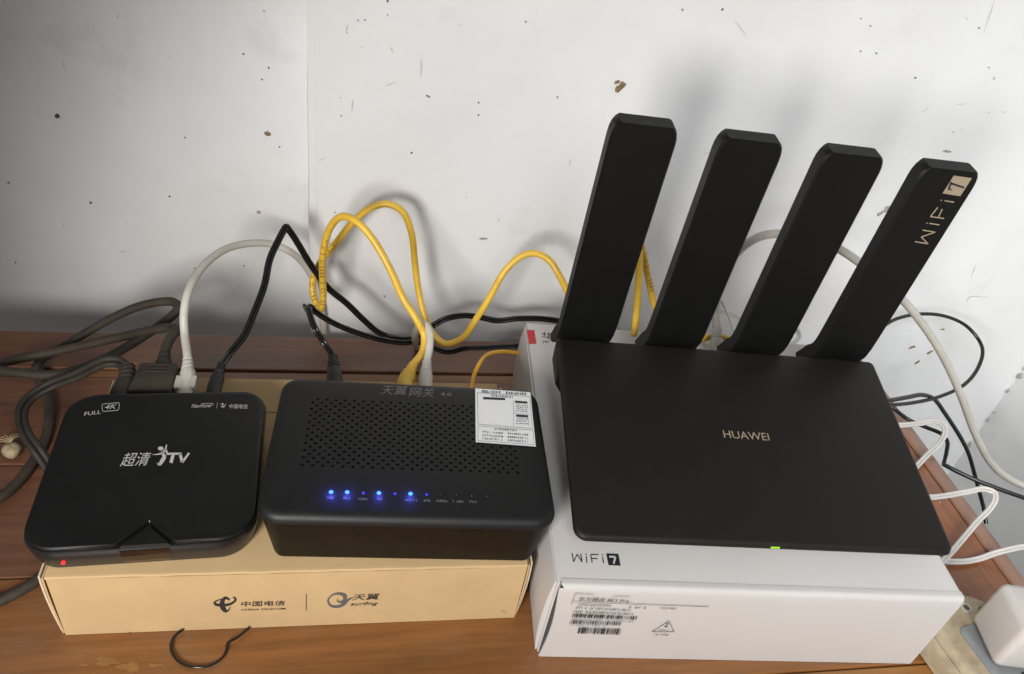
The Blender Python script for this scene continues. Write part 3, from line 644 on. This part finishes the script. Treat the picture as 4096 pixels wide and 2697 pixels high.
# lamps and their captions
leds = [(565, 990, 'b'), (677, 991, 'b'), (790, 997, 'd'), (898, 997, 'b'), (1010, 1002, 'd'), (1118, 1002, 'b'), (1231, 1007, 'd'), (1335, 1008, 'o'), (1441, 1011, 'o'), (1546, 1015, 'o'), (1652, 1017, 'o')]
for x, y, kd in leds:
    c = pick(gw, *z3(x, y), 'z', GH); r_ = .00132 if kd == 'b' else .0010
    bm = bmesh.new(); loft(bm, [[(c.x + r_ * f_ * math.cos(t * math.pi / 6), c.y + r_ * f_ * math.sin(t * math.pi / 6), GH + z) for t in range(12)] for f_, z in ((1, -.001), (1, .0001), (.75, .0006), (.3, .0008))])
    o = build('indicator_light', bm, M[{'b': 'led_blue', 'd': 'led_dim', 'o': 'led_off'}[kd]], gw, smooth=60)
    o['label'] = {'b': 'bright blue lit indicator lamp', 'd': 'faintly glowing blue indicator lamp', 'o': 'unlit dark indicator lamp'}[kd]
    if kd == 'b':
        ld = bpy.data.lights.new('indicator_glow', 'POINT'); ld.energy = .0050; ld.color = (.08, .1, 1.0); ld.shadow_soft_size = .001
        lo_ = bpy.data.objects.new('indicator_glow', ld); COL.objects.link(lo_); lo_.parent = gw; lo_.location = (c.x, c.y, GH + .0045)
q = []
for x, y, n_ in ((534, 1022, 3), (650, 1024, 3), (752, 1030, 4), (872, 1030, 3), (1080, 1036, 5), (1208, 1040, 3), (1296, 1042, 5), (1404, 1046, 5), (1528, 1048, 3)):
    q += small_print(z3(x, y), (17 * n_ * k, n_ * k), (-1, 17 * k), n_, .7, rng)
quads(gw, 'top', GH, q, M['silver_dim'], 'small_print')

# ================================================================== ROUTER
rt = empty('wireless_router', (.26665, .34775, BH), R(-4.76), 'large matt black router with four upright antennas sitting on the white carton', 'router')
RW, RD = .1255, .0787; ZF, ZB = .0939 - BH, .1230 - BH
TILT = math.atan2(ZB - ZF, 2 * RD)
plate = empty('unused', (0, 0, 0)); bpy.data.objects.remove(plate)
def P3(x, y, z):     # a point of the tilted plate (z above its top face) in router coordinates
    return (x, y * math.cos(TILT) - z * math.sin(TILT), (ZF + ZB) / 2 + y * math.sin(TILT) + z * math.cos(TILT))
RDs = RD / math.cos(TILT)
bm = bmesh.new(); rings = []
RR = (.0085, .0070, .004, .0035)
for ins, z in ((.020, -.0110), (.010, -.0088), (.0026, -.0058), (.0004, -.0044), (0, -.0032), (.0005, -.0015), (.0017, -.0004), (.0034, 0)):
    rr = [max(.0008, q - ins * .6) for q in RR]; rings.append([P3(x, y, z) for x, y in rrect(-RW + ins, RW - ins, -RDs + ins, RDs - ins * (.5 if z < -.006 else 1), rr, 8)])
loft(bm, rings); shell = build('top_plate', bm, M['router'], rt, smooth=40)
bm = bmesh.new()                               # wedge body standing on the carton
xw = RW - .016
loft(bm, [[(x, y, z) for y, z in ((-.052, .0005), (-.050, .0062), (.070, .0290), (.0735, .0285), (.0735, .0005))] for x in (-xw, -xw * .4, xw * .4, xw)]); build('base_wedge', bm, M['antenna'], rt, smooth=30)
for s in (-1, 1):                              # rear feet flaring out at the corners
    bm = bmesh.new(); x = s * (RW - .0005)
    loft(bm, [[(x, .0775, .0425), (x, .0500, .0330), (x - s * .001, .0560, .0195), (x - s * .0005, .0790, .0235)], [(x - s * .012, .0775, .0425), (x - s * .012, .050, .0330), (x - s * .014, .0540, .0006), (x - s * .014, .0775, .0006)]]); build('rear_foot', bm, M['antenna'], rt, smooth=30)
def on_plate(u, v):
    """router coordinates of a picture position on the tilted plate"""
    mi = wm(rt).inverted(); e = mi @ EYE; d = mi.to_3x3() @ (FW + RT * ((u - PW / 2) / FPX) - UP * ((v - PH / 2) / FPX))
    n_ = Vector((0, -math.sin(TILT), math.cos(TILT))); p0 = Vector(P3(0, 0, 0)); return e + d * ((p0 - e).dot(n_) / d.dot(n_))
a = on_plate(2897, 1752); b = on_plate(3080, 1764); me = text_mesh('HUAWEI', 0, 0.0)
xs = [v.co.x for v in me.vertices]; yy_ = [v.co.y for v in me.vertices]; nv = Vector((0, -math.sin(TILT), math.cos(TILT))); ex = b - a; ey = nv.cross(ex).normalized()
for v in me.vertices: v.co = a + ex * ((v.co.x - min(xs)) / (max(xs) - min(xs))) + ey * (.0062 * (v.co.y - min(yy_)) / (max(yy_) - min(yy_))) + nv * .0002
me.materials.clear(); me.materials.append(M['gold']); link('lettering', me, rt)
c = on_plate(3103, 2172); c.y = c.y - .0008
bm = bmesh.new(); px_ = c.x
loft(bm, [[P3(px_ - .0030, -RDs + .0008, -.0016), P3(px_ + .0030, -RDs + .0008, -.0016), P3(px_ + .0030, -RDs + .0008, -.0025), P3(px_ - .0030, -RDs + .0008, -.0025)], [P3(px_ - .0029, -RDs - .0003, -.0017), P3(px_ + .0029, -RDs - .0003, -.0017), P3(px_ + .0029, -RDs - .0003, -.0025), P3(px_ - .0029, -RDs - .0003, -.0025)]])
build('status_light', bm, M['led_green'], rt)
# antennas: hockey-stick blades hinged behind the rear edge
AX = [-.1034, -.0360, .0313, .0980]
def antenna_mesh(L):
    bm = bmesh.new(); wd = .0205; th = .0120
    # centre line in (y, z): foot behind the plate, bend, then straight up
    cl = [(.0175, -.0150), (.0140, -.0085), (.0085, -.0020), (.0035, .0045), (.0010, .0110), (.0002, .0180), (0, .0300), (0, L * .5), (0, L - .012), (0, L - .0078), (0, L - .0040), (0, L - .0013), (0, L)]
    wf = [1.0, 1.0, 1.0, 1.0, 1, 1, 1, 1, 1, .985, .94, .87, .80]
    rings = []
    for i, ((y, z), f_) in enumerate(zip(cl, wf)):
        y0, z0 = cl[max(0, i - 1)]; y1, z1 = cl[min(len(cl) - 1, i + 1)]; t = Vector((y1 - y0, z1 - z0)).normalized(); nn = Vector((t.y, -t.x))   # nn points to the back
        wq = wd * f_; hq = th / 2 * (.62 if i < 2 else 1)
        ring = []
        for x, e in ((-wq + .0014, -hq), (wq - .0014, -hq), (wq, -hq + .0014), (wq, hq - .001), (wq - .001, hq), (-wq + .001, hq), (-wq, hq - .001), (-wq, -hq + .0014)):
            ring.append((x, y + nn.x * e, z + nn.y * e))
        rings.append(ring)
    loft(bm, rings); return bm
labels = None
for i, x in enumerate(AX):
    o = build('antenna', antenna_mesh((.1792, .1772, .1757, .1732)[i]), M['antenna'], rt, smooth=35, loc=(x, RD + .0050, ZB - .0060), rot=(R(4.07), 0, 0))
    bm = bmesh.new(); tube(bm, [(x - .012, RD - .001, ZB - .0075), (x + .015, RD - .001, ZB - .0075)], .0042, 12); build('hinge', bm, M['antenna'], rt, smooth=40)
    if i == 3: o['label'] = 'antenna printed with a champagne coloured logo'; ant4 = o
AF = -.0060
def z7(x, y): return (2000 + x * .8807, 400 + y * .8807)
S7 = lambda a, b, w: stroke_poly([z7(*a), z7(*b)], [w, w], 1)
quads(ant4, 'front', AF, [[z7(2061, 343), z7(2143, 355), z7(2090, 437), z7(2009, 424)]], M['gold'], 'logo_square')
quads(ant4, 'front', AF - .0002, S7((2036, 408), (2050, 372), 8) + S7((2046, 378), (2108, 398), 8) + S7((2036, 402), (2052, 408), 5), M['ink'], 'logo_numeral')
q = []
for a_, b_ in (((1884, 643), (1944, 653)), ((1944, 653), (1912, 622)), ((1912, 622), (1976, 600)), ((1976, 600), (1918, 590)), ((1950, 560), (1995, 567)), ((1953, 529), (2016, 538)), ((1956, 527), (1988, 487)), ((1990, 533), (2008, 495)), ((2018, 457), (2062, 464)), ((1936, 558), (1941, 559)), ((2001, 455), (2006, 456))): q += S7(a_, b_, 4.6)
quads(ant4, 'front', AF, q, M['gold'], 'lettering')

# ================================================================== CABLES
def path(pts, conv, sub=8):
    out = []
    for p in pts:
        if len(p) == 4: u, v = conv(p[0], p[1]); out.append(lookup(u, v, **{p[2]: p[3]}))
        else: out.append(Vector(p))
    return smooth_path(out, sub)
def z5(x, y): return (600 + x * .7143, 700 + y * .7143)
def zr(x, y): return (3300 + x * .6383, 1100 + y * .6383)
def zb(x, y): return (3300 + x * .5087, 1900 + y * .5087)
def z2(x, y): return (x * .5086, 1900 + y * .5086)
def cord(name, pth, r, m, label, cat, sides=10, twin=False, group=None):
    group = group or {'network_cable': 'network cables behind the devices', 'power_lead': 'black power leads', 'white_flex': 'thin white flexes round the router'}.get(name)
    o = empty(name, pth[0], 0, label, cat, group); off = Vector(pth[0]); bm = bmesh.new()
    P = [p - off for p in pth]
    if twin:
        sidev = []
        for i in range(len(P)):
            t = (P[min(i + 1, len(P) - 1)] - P[max(i - 1, 0)]).normalized(); s = t.cross(EYE - pth[i]).normalized()
            sidev.append(s)
        for sg in (-1, 1):
            b2_ = bmesh.new(); tube(b2_, [p + s * (sg * r * .92) for p, s in zip(P, sidev)], r, 8); build('conductor', b2_, m, o, smooth=60)
        bm.free()
    else:
        tube(bm, P, r, sides); build('cable_jacket', bm, m, o, smooth=60)
    return o, off
def boot(parent, off, a, b, r0, r1, m, name='plug', ribs=3, flat=1.0, sides=12):
    """strain relief from a (plug end, radius r0) to b (cable end, radius r1), with cut rings"""
    a = Vector(a) - off; b = Vector(b) - off; d = b - a; pts = [a + Vector((0, -.020, 0)), a + Vector((0, -.004, 0))]; rad = [r0 * .98, r0]; bm = bmesh.new()
    pts.append(a + d * .02); rad.append(r0); pts.append(a + d * .38); rad.append(r0 * .97)
    n_ = max(1, ribs); t = .40
    for i in range(n_):
        rr = r0 * .96 + (r1 - r0 * .96) * (i + .5) / n_; s = .55 / n_
        for q_, f_ in ((.0, 1.0), (.55, .98), (.60, .80), (.92, .80)): pts.append(a + d * (t + s * q_)); rad.append(rr * f_)
        t += s
    pts.append(b); rad.append(r1 * 1.02)
    tube(bm, pts, rad, sides); return build(name, bm, m, parent, smooth=30)
def cable_print(o, off, pth, s, i0, size, r, m):
    """characters printed along a jacket, on the side that faces the room"""
    bm = bmesh.new(); d = 0; pos = [0.0]
    for a_, b_ in zip(pth, pth[1:]): pos.append(pos[-1] + (b_ - a_).length)
    start = pos[i0]
    for k_, ch in enumerate(s):
        t = start + k_ * size * .85
        j = next((i for i in range(len(pos) - 1) if pos[i + 1] > t), None)
        if j is None: break
        f_ = (t - pos[j]) / (pos[j + 1] - pos[j]); c = pth[j].lerp(pth[j + 1], f_); T = (pth[j + 1] - pth[j]).normalized()
        n_ = Vector((-.05, -.75, .55)); n_ = (n_ - T * n_.dot(T)).normalized(); B = n_.cross(T)
        if ch == ' ': continue
        me = text_mesh(ch)
        for pgn in me.polygons:
            vs = []
            for vi in pgn.vertices:
                x, y = me.vertices[vi].co.x * size, (me.vertices[vi].co.y - .35) * size * 1.15; th = y / r
                vs.append(bm.verts.new(c - off + T * x + (n_ * math.cos(th) + B * math.sin(th)) * (r + .00012)))
            try: bm.faces.new(vs)
            except ValueError: pass
        bpy.data.meshes.remove(me)
    return build('lettering', bm, m, o)

Y = 'y'
# --- yellow patch cable, gateway to router
p1 = path([(1440, 1118, 'z', .079), (1475, 1062, 'z', .081), (1528, 985, Y, .466), (1535, 900, Y, .476), (1490, 805, Y, .482), (1420, 695, Y, .492), (1340, 520, Y, .502), (1240, 350, Y, .514), (1150, 256, Y, .522), (1075, 233, Y, .530), (1012, 290, Y, .537), (972, 420, Y, .542), (966, 560, Y, .548), (970, 680, Y, .552), (955, 752, Y, .556), (922, 700, Y, .566), (910, 600, Y, .574), (955, 490, Y, .577), (1050, 370, Y, .577), (1150, 250, Y, .577), (1240, 183, Y, .576), (1330, 163, Y, .575), (1415, 207, Y, .573), (1465, 330, Y, .570), (1482, 480, Y, .567), (1502, 640, Y, .562), (1534, 780, Y, .552), (1582, 885, Y, .542), (1655, 945, Y, .535), (1750, 912, Y, .535), (1828, 805, Y, .537), (1900, 690, Y, .540), (1990, 535, Y, .546), (2080, 455, Y, .549), (2160, 440, Y, .549), (2235, 478, Y, .545), (2290, 560, Y, .537), (2345, 670, Y, .522), (2460, 900, Y, .495), (2560, 1040, Y, .470), (2610, 1130, Y, .450)], z5, 8)
o, off = cord('network_cable', p1, .0029, M['yellow'], 'long yellow network cable looping up the wall from the gateway towards the router', 'cable')
boot(o, off, lookup(*z5(1425, 1165), z=.078), p1[8], .0061, .0036, M['yellow'], 'plug_boot', 2)
cable_print(o, off, p1, 'TIA/EIA-568B.2 CAT 5E UTP 24AWG PATCH CABLE', 84, .0043, .0029, M['ink'])
# second yellow cable at the back of the router, up behind the first antenna
p2 = path([(607, 1075, Y, .470), (612, 1040, Y, .474), (628, 850, Y, .482), (630, 700, Y, .487), (610, 560, Y, .492), (625, 590, Y, .500), (655, 720, Y, .504), (678, 830, Y, .506), (702, 930, Y, .505), (760, 1040, Y, .502), (850, 1100, Y, .495), (940, 1080, Y, .490), (985, 1070, Y, .488), (1060, 1100, Y, .480)], z7, 8)
o, off = cord('network_cable', p2, .0029, M['yellow'], 'yellow network cable standing up between the first two antennas', 'cable')
cable_print(o, off, p2, 'TIA/EIA-568B', 46, .0043, .0029, M['ink'])
# --- thin yellow fibre lead right of the gateway
p3 = path([(1790, 1240, 'z', .078), (1802, 1180, 'z', .078), (1815, 1120, 'z', .080), (1842, 1062, 'z', .084), (1895, 1005, Y, .475), (1960, 990, Y, .487), (2045, 996, Y, .500), (2130, 1010, Y, .508)], z5, 8)
cord('fibre_lead', p3, .0017, M['yellow_thin'], 'thin orange yellow fibre lead arching from the gateway behind the white carton', 'cable', 8)
# --- white network cable from the set-top box
p4 = path([(218, 1100, 'z', .069), (209, 1010, 'z', .074), (194, 890, Y, .484), (190, 780, Y, .493), (212, 660, Y, .505), (290, 520, Y, .535), (420, 418, Y, .568), (560, 383, Y, .590), (680, 388, Y, .600), (800, 440, Y, .602), (890, 540, Y, .603), (935, 640, Y, .604), (960, 760, Y, .604), (975, 900, Y, .603), (980, 1060, Y, .602)], z5, 8)
o, off = cord('network_cable', p4, .0031, M['white_cable'], 'off white network cable arching from the black television box to behind the table', 'cable')
boot(o, off, lookup(*z5(212, 1165), z=.068), p4[6], .0056, .0036, M['white_cable'], 'plug_boot', 3)
bm = bmesh.new(); add_box(bm, (-.0075, -.006, -.0045), (.0062, .006, .0045)); c = lookup(*z5(207, 1182), z=.068); build('plug', bm, M['white_cable'], o, loc=c - off)
# --- white network cable standing in the gateway
p5 = path([(1545, 1110, 'z', .078), (1552, 1040, 'z', .081), (1566, 960, Y, .466), (1566, 880, Y, .476), (1540, 838, Y, .486), (1505, 850, Y, .508), (1485, 900, Y, .530), (1490, 950, Y, .555), (1510, 985, Y, .578), (1520, 1040, Y, .600)], z5, 8)
o, off = cord('network_cable', p5, .0031, M['white_cable'], 'short white network cable standing up from the gateway beside the yellow plug', 'cable')
boot(o, off, lookup(*z5(1541, 1168), z=.078), p5[7], .0054, .0037, M['white_cable'], 'plug_boot', 3)
# --- black power lead of the set-top box, kinked into a peak
p6 = path([(372, 1130, 'z', .068), (394, 1075, 'z', .071), (450, 995, Y, .474), (530, 895, Y, .488), (590, 755, Y, .505), (640, 620, Y, .520), (672, 470, Y, .535), (715, 375, Y, .546), (752, 305, Y, .553), (763, 292, Y, .555), (778, 308, Y, .556), (820, 370, Y, .560), (905, 510, Y, .564), (1000, 635, Y, .564), (1100, 718, Y, .562), (1200, 815, Y, .560), (1285, 885, Y, .558), (1380, 918, Y, .555), (1470, 918, Y, .552), (1530, 885, Y, .552), (1590, 840, Y, .553), (1665, 803, Y, .556), (1760, 788, Y, .560), (1850, 797, Y, .562), (1940, 816, Y, .564), (2060, 805, Y, .565), (2180, 805, Y, .566), (2290, 818, Y, .566), (2420, 850, Y, .566)], z5, 6)
o, off = cord('power_lead', p6, .00145, M['black_cable'], 'black twin power lead bent to a sharp peak above the television box', 'cable', twin=True)
boot(o, off, lookup(*z5(362, 1190), z=.068), p6[7], .0052, .0030, M['black_rubber'], 'plug', 3)
# --- black power lead of the gateway
p7 = path([(1040, 1070, 'z', .078), (1022, 1010, 'z', .081), (975, 940, Y, .468), (925, 860, Y, .472), (900, 795, Y, .482), (890, 752, Y, .490), (898, 738, Y, .494), (925, 765, Y, .496), (1040, 836, Y, .505), (1200, 897, Y, .520), (1330, 930, Y, .535), (1420, 940, Y, .543), (1490, 935, Y, .548), (1560, 955, Y, .546), (1640, 988, Y, .540), (1690, 990, Y, .537), (1760, 972, Y, .535), (1880, 967, Y, .532), (2000, 960, Y, .530), (2120, 955, Y, .528)], z5, 7)
o, off = cord('power_lead', p7, .00125, M['black_cable'], 'black twin power lead from the gateway running behind the white carton', 'cable', twin=True)
boot(o, off, lookup(*z5(1035, 1150), z=.078), p7[6], .0056, .0036, M['black_rubber'], 'plug', 4)
bm = bmesh.new(); tube(bm, [p7[34] - off + Vector(v_) for v_ in ((-.004, 0, .004), (-.002, -.003, .001), (.001, -.003, -.003), (.003, .001, -.004), (.001, .003, 0), (-.004, 0, .005))], .0009, 6); build('wire_tie', bm, M['dusty'], o, smooth=60)
# --- dusty brown video cable coiled at the left
p8 = path([(1017, 560, 'z', .069), (1030, 500, 'z', .071), (1055, 420, Y, .482), (1098, 350, Y, .494), (1060, 330, Y, .503), (960, 345, Y, .508), (800, 380, Y, .518), (600, 425, Y, .522), (350, 480, Y, .522), (150, 520, Y, .516), (20, 550, Y, .508), (-60, 572, Y, .500), (-20, 595, Y, .493), (100, 612, Y, .489), (300, 628, Y, .487), (480, 596, Y, .492), (700, 505, Y, .505), (900, 385, Y, .518), (1050, 280, Y, .530), (1118, 210, Y, .538), (1090, 172, Y, .545), (1000, 170, Y, .548), (860, 202, Y, .550), (700, 272, Y, .550), (520, 375, Y, .548), (380, 460, Y, .542), (265, 528, Y, .525), (225, 590, 'z', .009), (255, 680, 'z', .0045), (302, 790, 'z', .0040), (308, 900, 'z', .0038), (285, 1020, 'z', .0038), (220, 1150, 'z', .0038), (120, 1290, 'z', .0038), (10, 1390, 'z', .0038), (-150, 1470, 'z', .0038), (-330, 1600, 'z', .0038), (-380, 1800, 'z', .0038), (-260, 1960, 'z', .0038), (-60, 2060, 'z', .0038), (70, 2010, 'z', .0038), (160, 1962, 'z', .0038), (230, 1915, 'z', .0038), (285, 1860, 'z', .0038), (320, 1790, 'z', .0038), (350, 1700, 'z', .0038)], z1, 7)
p8 = [Vector((p.x, p.y, max(p.z, .0038))) for p in p8]
o, off = cord('video_cable', p8, .0036, M['dusty'], 'thick dusty brown video cable coiled on the table left of the television box', 'cable')
c = lookup(*z1(985, 648), z=.069)
bm = bev_box((-.0132, -.020, -.0062), (.0128, .0110, .0062), .0025, 2)
for v in bm.verts:
    if v.co.y < 0: v.co.x *= 1.18 if v.co.x < 0 else 1.02
pl = build('plug', bm, M['dusty'], o, loc=c - off, smooth=50)
for k_ in range(3):
    bm = bmesh.new(); add_box(bm, (-.0065, -.0005 + k_ * .0034, .0060), (.0065, .0008 + k_ * .0034, .0070)); build('grip_rib', bm, M['dusty'], pl)
boot(o, off, c + Vector((.0022, .0105, 0)), p8[8], .0058, .0040, M['dusty2'], 'strain_relief', 2)
bm = bmesh.new(); i_ = 20; tube(bm, [p - off for p in p8[i_:i_ + 4]], .0045, 10); build('cable_collar', bm, M['dusty2'], o, smooth=50)
# --- flat double audio lead with ribbed elbow plug
p9 = path([(795, 580, 'z', .069), (740, 545, 'z', .069), (665, 545, 'z', .068), (590, 575, 'z', .062), (480, 630, 'z', .052), (320, 690, 'z', .042), (200, 762, 'z', .038), (142, 835, 'z', .038), (138, 930, 'z', .038), (170, 1010, 'z', .037), (235, 1100, 'z', .034), (300, 1195, 'z', .024), (360, 1290, 'z', .010)], z1, 8)
p9 = [Vector((p.x, p.y, max(p.z, .003))) for p in p9]
o, off = cord('audio_lead', p9, .0022, M['dusty2'], 'dusty black double lead curling out of the television box corner', 'cable', twin=True)
pe = smooth_path([lookup(*z1(768, 750), z=.068) + Vector((0, -.012, 0)), lookup(*z1(785, 690), z=.068), lookup(*z1(797, 630), z=.069), lookup(*z1(802, 575), z=.070)], 8); bm = bmesh.new()
tube(bm, [p - off for p in pe], [.0072 - .0022 * i / (len(pe) - 1) - (.0007 if (i % 4 == 3 and i > 8) else 0) for i in range(len(pe))], 12); build('plug', bm, M['dusty2'], o, smooth=30)
# --- warm grey cable over the back of the router to the right wall
p10 = path([(985, 1130, Y, .468), (986, 1060, Y, .480), (978, 960, Y, .492), (990, 850, Y, .502), (1040, 740, Y, .510), (1110, 662, Y, .515), (1190, 618, Y, .518), (1280, 608, Y, .520), (1400, 622, Y, .520), (1540, 678, Y, .518), (1640, 745, Y, .515), (1740, 825, Y, .512), (1830, 910, Y, .508), (1905, 1000, Y, .502), (1980, 1110, Y, .495), (2040, 1220, Y, .487), (2100, 1360, Y, .475), (2160, 1520, Y, .458), (2240, 1660, Y, .442), (2330, 1730, Y, .430), (2420, 1765, Y, .420), (2560, 1800, Y, .405)], z7, 8)
o, off = cord('network_cable', p10, .0036, M['grey_cable'], 'warm grey network cable arching behind the antennas and down past the table edge', 'cable')
boot(o, off, lookup(*z7(985, 1135), y=.466), p10[10], .0056, .0042, M['grey_cable'], 'plug_boot', 4)
# --- black cables behind and right of the router
p11 = path([(300, 380, Y, .560), (370, 320, Y, .570), (450, 275, Y, .578), (600, 245, Y, .585), (750, 258, Y, .585), (875, 312, Y, .578), (955, 395, Y, .566), (988, 475, Y, .552), (955, 590, Y, .535), (870, 690, Y, .520), (720, 762, Y, .508), (560, 800, Y, .498), (420, 815, Y, .488), (300, 822, Y, .480)], zr, 8)
cord('power_lead', p11, .0019, M['black_cable'], 'black lead making one large round loop in front of the bright wall', 'cable', 8)
p12 = path([(300, 800, Y, .480), (410, 786, Y, .488), (520, 766, Y, .498), (610, 752, Y, .505), (680, 775, Y, .508), (760, 880, Y, .506), (850, 1020, Y, .500), (900, 1120, Y, .494), (935, 1240, Y, .485), (965, 1350, Y, .475), (995, 1465, Y, .462), (1010, 1560, Y, .45)], zr, 8)
cord('power_lead', p12, .0022, M['black_cable'], 'black lead bending over the right table edge and dropping straight down', 'cable', 8)
p13 = path([(380, 800, 'z', .012), (440, 845, 'z', .010), (520, 905, 'z', .008), (620, 950, 'z', .007), (730, 996, 'z', .010), (765, 1040, 'z', .004), (762, 1105, 'z', -.012), (742, 1190, 'z', -.04)], zr, 8)
cord('power_lead', p13, .0019, M['black_cable'], 'short black lead hooked over the table edge under the upper white flex', 'cable', 8)
p14 = path([(740, 1185, 'z', -.030), (800, 1218, 'z', -.030), (950, 1288, 'z', -.030), (1100, 1345, 'z', -.030), (1250, 1398, 'z', -.030), (1450, 1470, 'z', -.03)], zr, 6)
cord('power_lead', p14, .0021, M['black_cable'], 'straight black lead crossing right below the table edge to the picture edge', 'cable', 8)
# --- white twin flexes at the right
p15 = path([(380, 950, 'z', .020), (475, 942, 'z', .020), (590, 932, 'z', .022), (690, 918, 'z', .024), (745, 945, 'z', .024), (752, 990, 'z', .020), (715, 1060, 'z', .014), (650, 1120, 'z', .010), (590, 1182, 'z', .006), (520, 1260, 'z', .005)], zr, 8)
cord('white_flex', p15, .00125, M['white_twin'], 'white twin flex bent in a narrow loop beside the upper part of the router', 'cable', twin=True)
p16 = path([(620, 1395, 'z', .020), (690, 1392, 'z', .020), (780, 1380, 'z', .022), (900, 1358, 'z', .024), (1000, 1342, 'z', .024), (1060, 1365, 'z', .024), (1066, 1410, 'z', .022), (1030, 1470, 'z', .018), (960, 1540, 'z', .014), (880, 1635, 'z', .010), (790, 1740, 'z', .006), (730, 1800, 'z', .005)], zr, 8)
cord('white_flex', p16, .00125, M['white_twin'], 'white twin flex making the long loop beside the lower right router corner', 'cable', twin=True)
p17 = path([(880, 668, 'z', .005), (950, 680, 'z', .004), (1100, 680, 'z', .004), (1210, 660, 'z', .004), (1350, 612, 'z', .008), (1470, 582, 'z', .014), (1600, 558, 'z', .016), (1760, 520, 'z', .016)], zb, 8)
cord('white_flex', p17, .00125, M['white_twin'], 'white twin flex lying across the table towards the right picture edge', 'cable', twin=True)
p18 = path([(960, 860, Y, .530), (1005, 915, Y, .528), (1035, 975, Y, .522), (1055, 1030, Y, .515), (1075, 1085, Y, .505)], z7, 6)
cord('white_flex', p18, .0011, M['white_twin'], 'thin white lead curving down between the second and third antennas', 'cable', 8)
p19 = path([(900, 940, Y, .545), (1000, 958, Y, .545), (1050, 972, Y, .545), (1120, 1000, Y, .545), (1250, 1020, Y, .545), (1340, 1035, Y, .54), (1360, 1072, Y, .53), (1330, 1110, Y, .52), (1295, 1140, Y, .512), (1270, 1180, Y, .505)], z7, 6)
cord('white_flex', p19, .0011, M['white_twin'], 'thin white lead running low behind the antennas and curling down by the last', 'cable', twin=True)
# --- thin black loop in front of the cardboard box
p20 = path([(1440, 1215, 'z', .003), (1372, 1268, 'z', .003), (1342, 1345, 'z', .002), (1380, 1440, 'z', .0016), (1450, 1492, 'z', .0016), (1540, 1514, 'z', .0018), (1650, 1500, 'z', .0018), (1745, 1440, 'z', .0016), (1782, 1370, 'z', .0018), (1792, 1320, 'z', .003), (1850, 1288, 'z', .003), (1900, 1252, 'z', .003), (1960, 1200, 'z', .003)], z2, 8)
cord('thin_wire', p20, .0008, M['black_cable'], 'thin black wire loop poking out on the table below the tan carton', 'wire', 8)

# ================================================================== POWER STRIP, CHARGER, SEED
ps = empty('power_strip', (.424, .272, 0), R(7), 'stained beige power strip with grey socket face at the bottom right corner', 'power strip')
sw, sl = .031, .36
build('strip_base', slab(-sw, sw, -sl, 0, (.004, .004, .026, .026), [(.0015, 0), (0, .0015), (0, .0200), (.0010, .0212)], 8), M['beige'], ps, smooth=40)
build('strip_cover', slab(-sw + .0006, sw - .0006, -sl + .0006, -.0006, (.004, .004, .0254, .0254), [(.0010, .0213), (.0004, .0220), (.0010, .0258), (.0030, .0280), (.0065, .0288)], 8), M['beige'], ps, smooth=40)
bm = slab(-.0155, .021, -sl + .02, -.026, (.004, .004, .009, .006), [(0, .0280), (0, .0296), (.0008, .0300)], 4); build('socket_face', bm, M['sock'], ps, smooth=40)
for x, y in ((.004, -.0135), (.015, -.017)):
    bm = bmesh.new(); tube(bm, [(x, y, .0284), (x, y, .0294)], [.0042 if x < .01 else .0028] * 2, 14); build('screw_boss', bm, M['putty'] if x < .01 else M['beige'], ps, smooth=40)
    bm = bmesh.new(); tube(bm, [(x, y, .0294), (x, y, .0297)], [.0022, .0018], 12); build('screw', bm, M['nail'], ps, smooth=40)
for yy in (-.07, -.10, -.13, -.18):
    for xx in (-.004, .006):
        bm = bmesh.new(); add_box(bm, (xx, yy, .0299), (xx + .0022, yy + .007, .0303)); build('socket_slot', bm, M['hole'], ps)
ch = empty('charger_block', (.4445, .2290, .0303), R(-11), 'white rounded cube charger plugged into the beige power strip', 'charger')
build('body', slab(-.0225, .0225, -.0190, .0190, .0052, [(.0042, 0), (.0014, .0012), (0, .0046), (0, .0376), (.0014, .0409), (.0046, .0424)], 8), M['charger'], ch, smooth=45)
c = lookup(45, 1800, z=.006)
sd = empty('dried_seed', (c.x, c.y, 0), .4, 'small tan dried seed pod with curled stalks lying on the table at the left', 'seed pod')
bm = bmesh.new(); bmesh.ops.create_uvsphere(bm, u_segments=14, v_segments=10, radius=.0062)
for v in bm.verts:
    a_ = math.atan2(v.co.y, v.co.x); v.co *= 1 + .07 * math.sin(3 * a_) + (.12 if v.co.y > .004 else 0); v.co.z *= .85
build('pod', bm, M['seed'], sd, smooth=80, loc=(0, 0, .0052))
for k_ in range(7):
    a_ = .45 + k_ * .42; bm = bmesh.new(); d = Vector((math.cos(a_), math.sin(a_), 0)); b0 = Vector((0, .0056, .0075))
    tube(bm, smooth_path([b0, b0 + d * .004 + Vector((0, 0, .003)), b0 + d * .0085 + Vector((.001 * (k_ % 3 - 1), 0, .001)), b0 + d * .0105 + Vector((.002 * (k_ % 2), 0, -.003))], 4), .00038, 5); build('stalk', bm, M['seed'], sd, smooth=60)
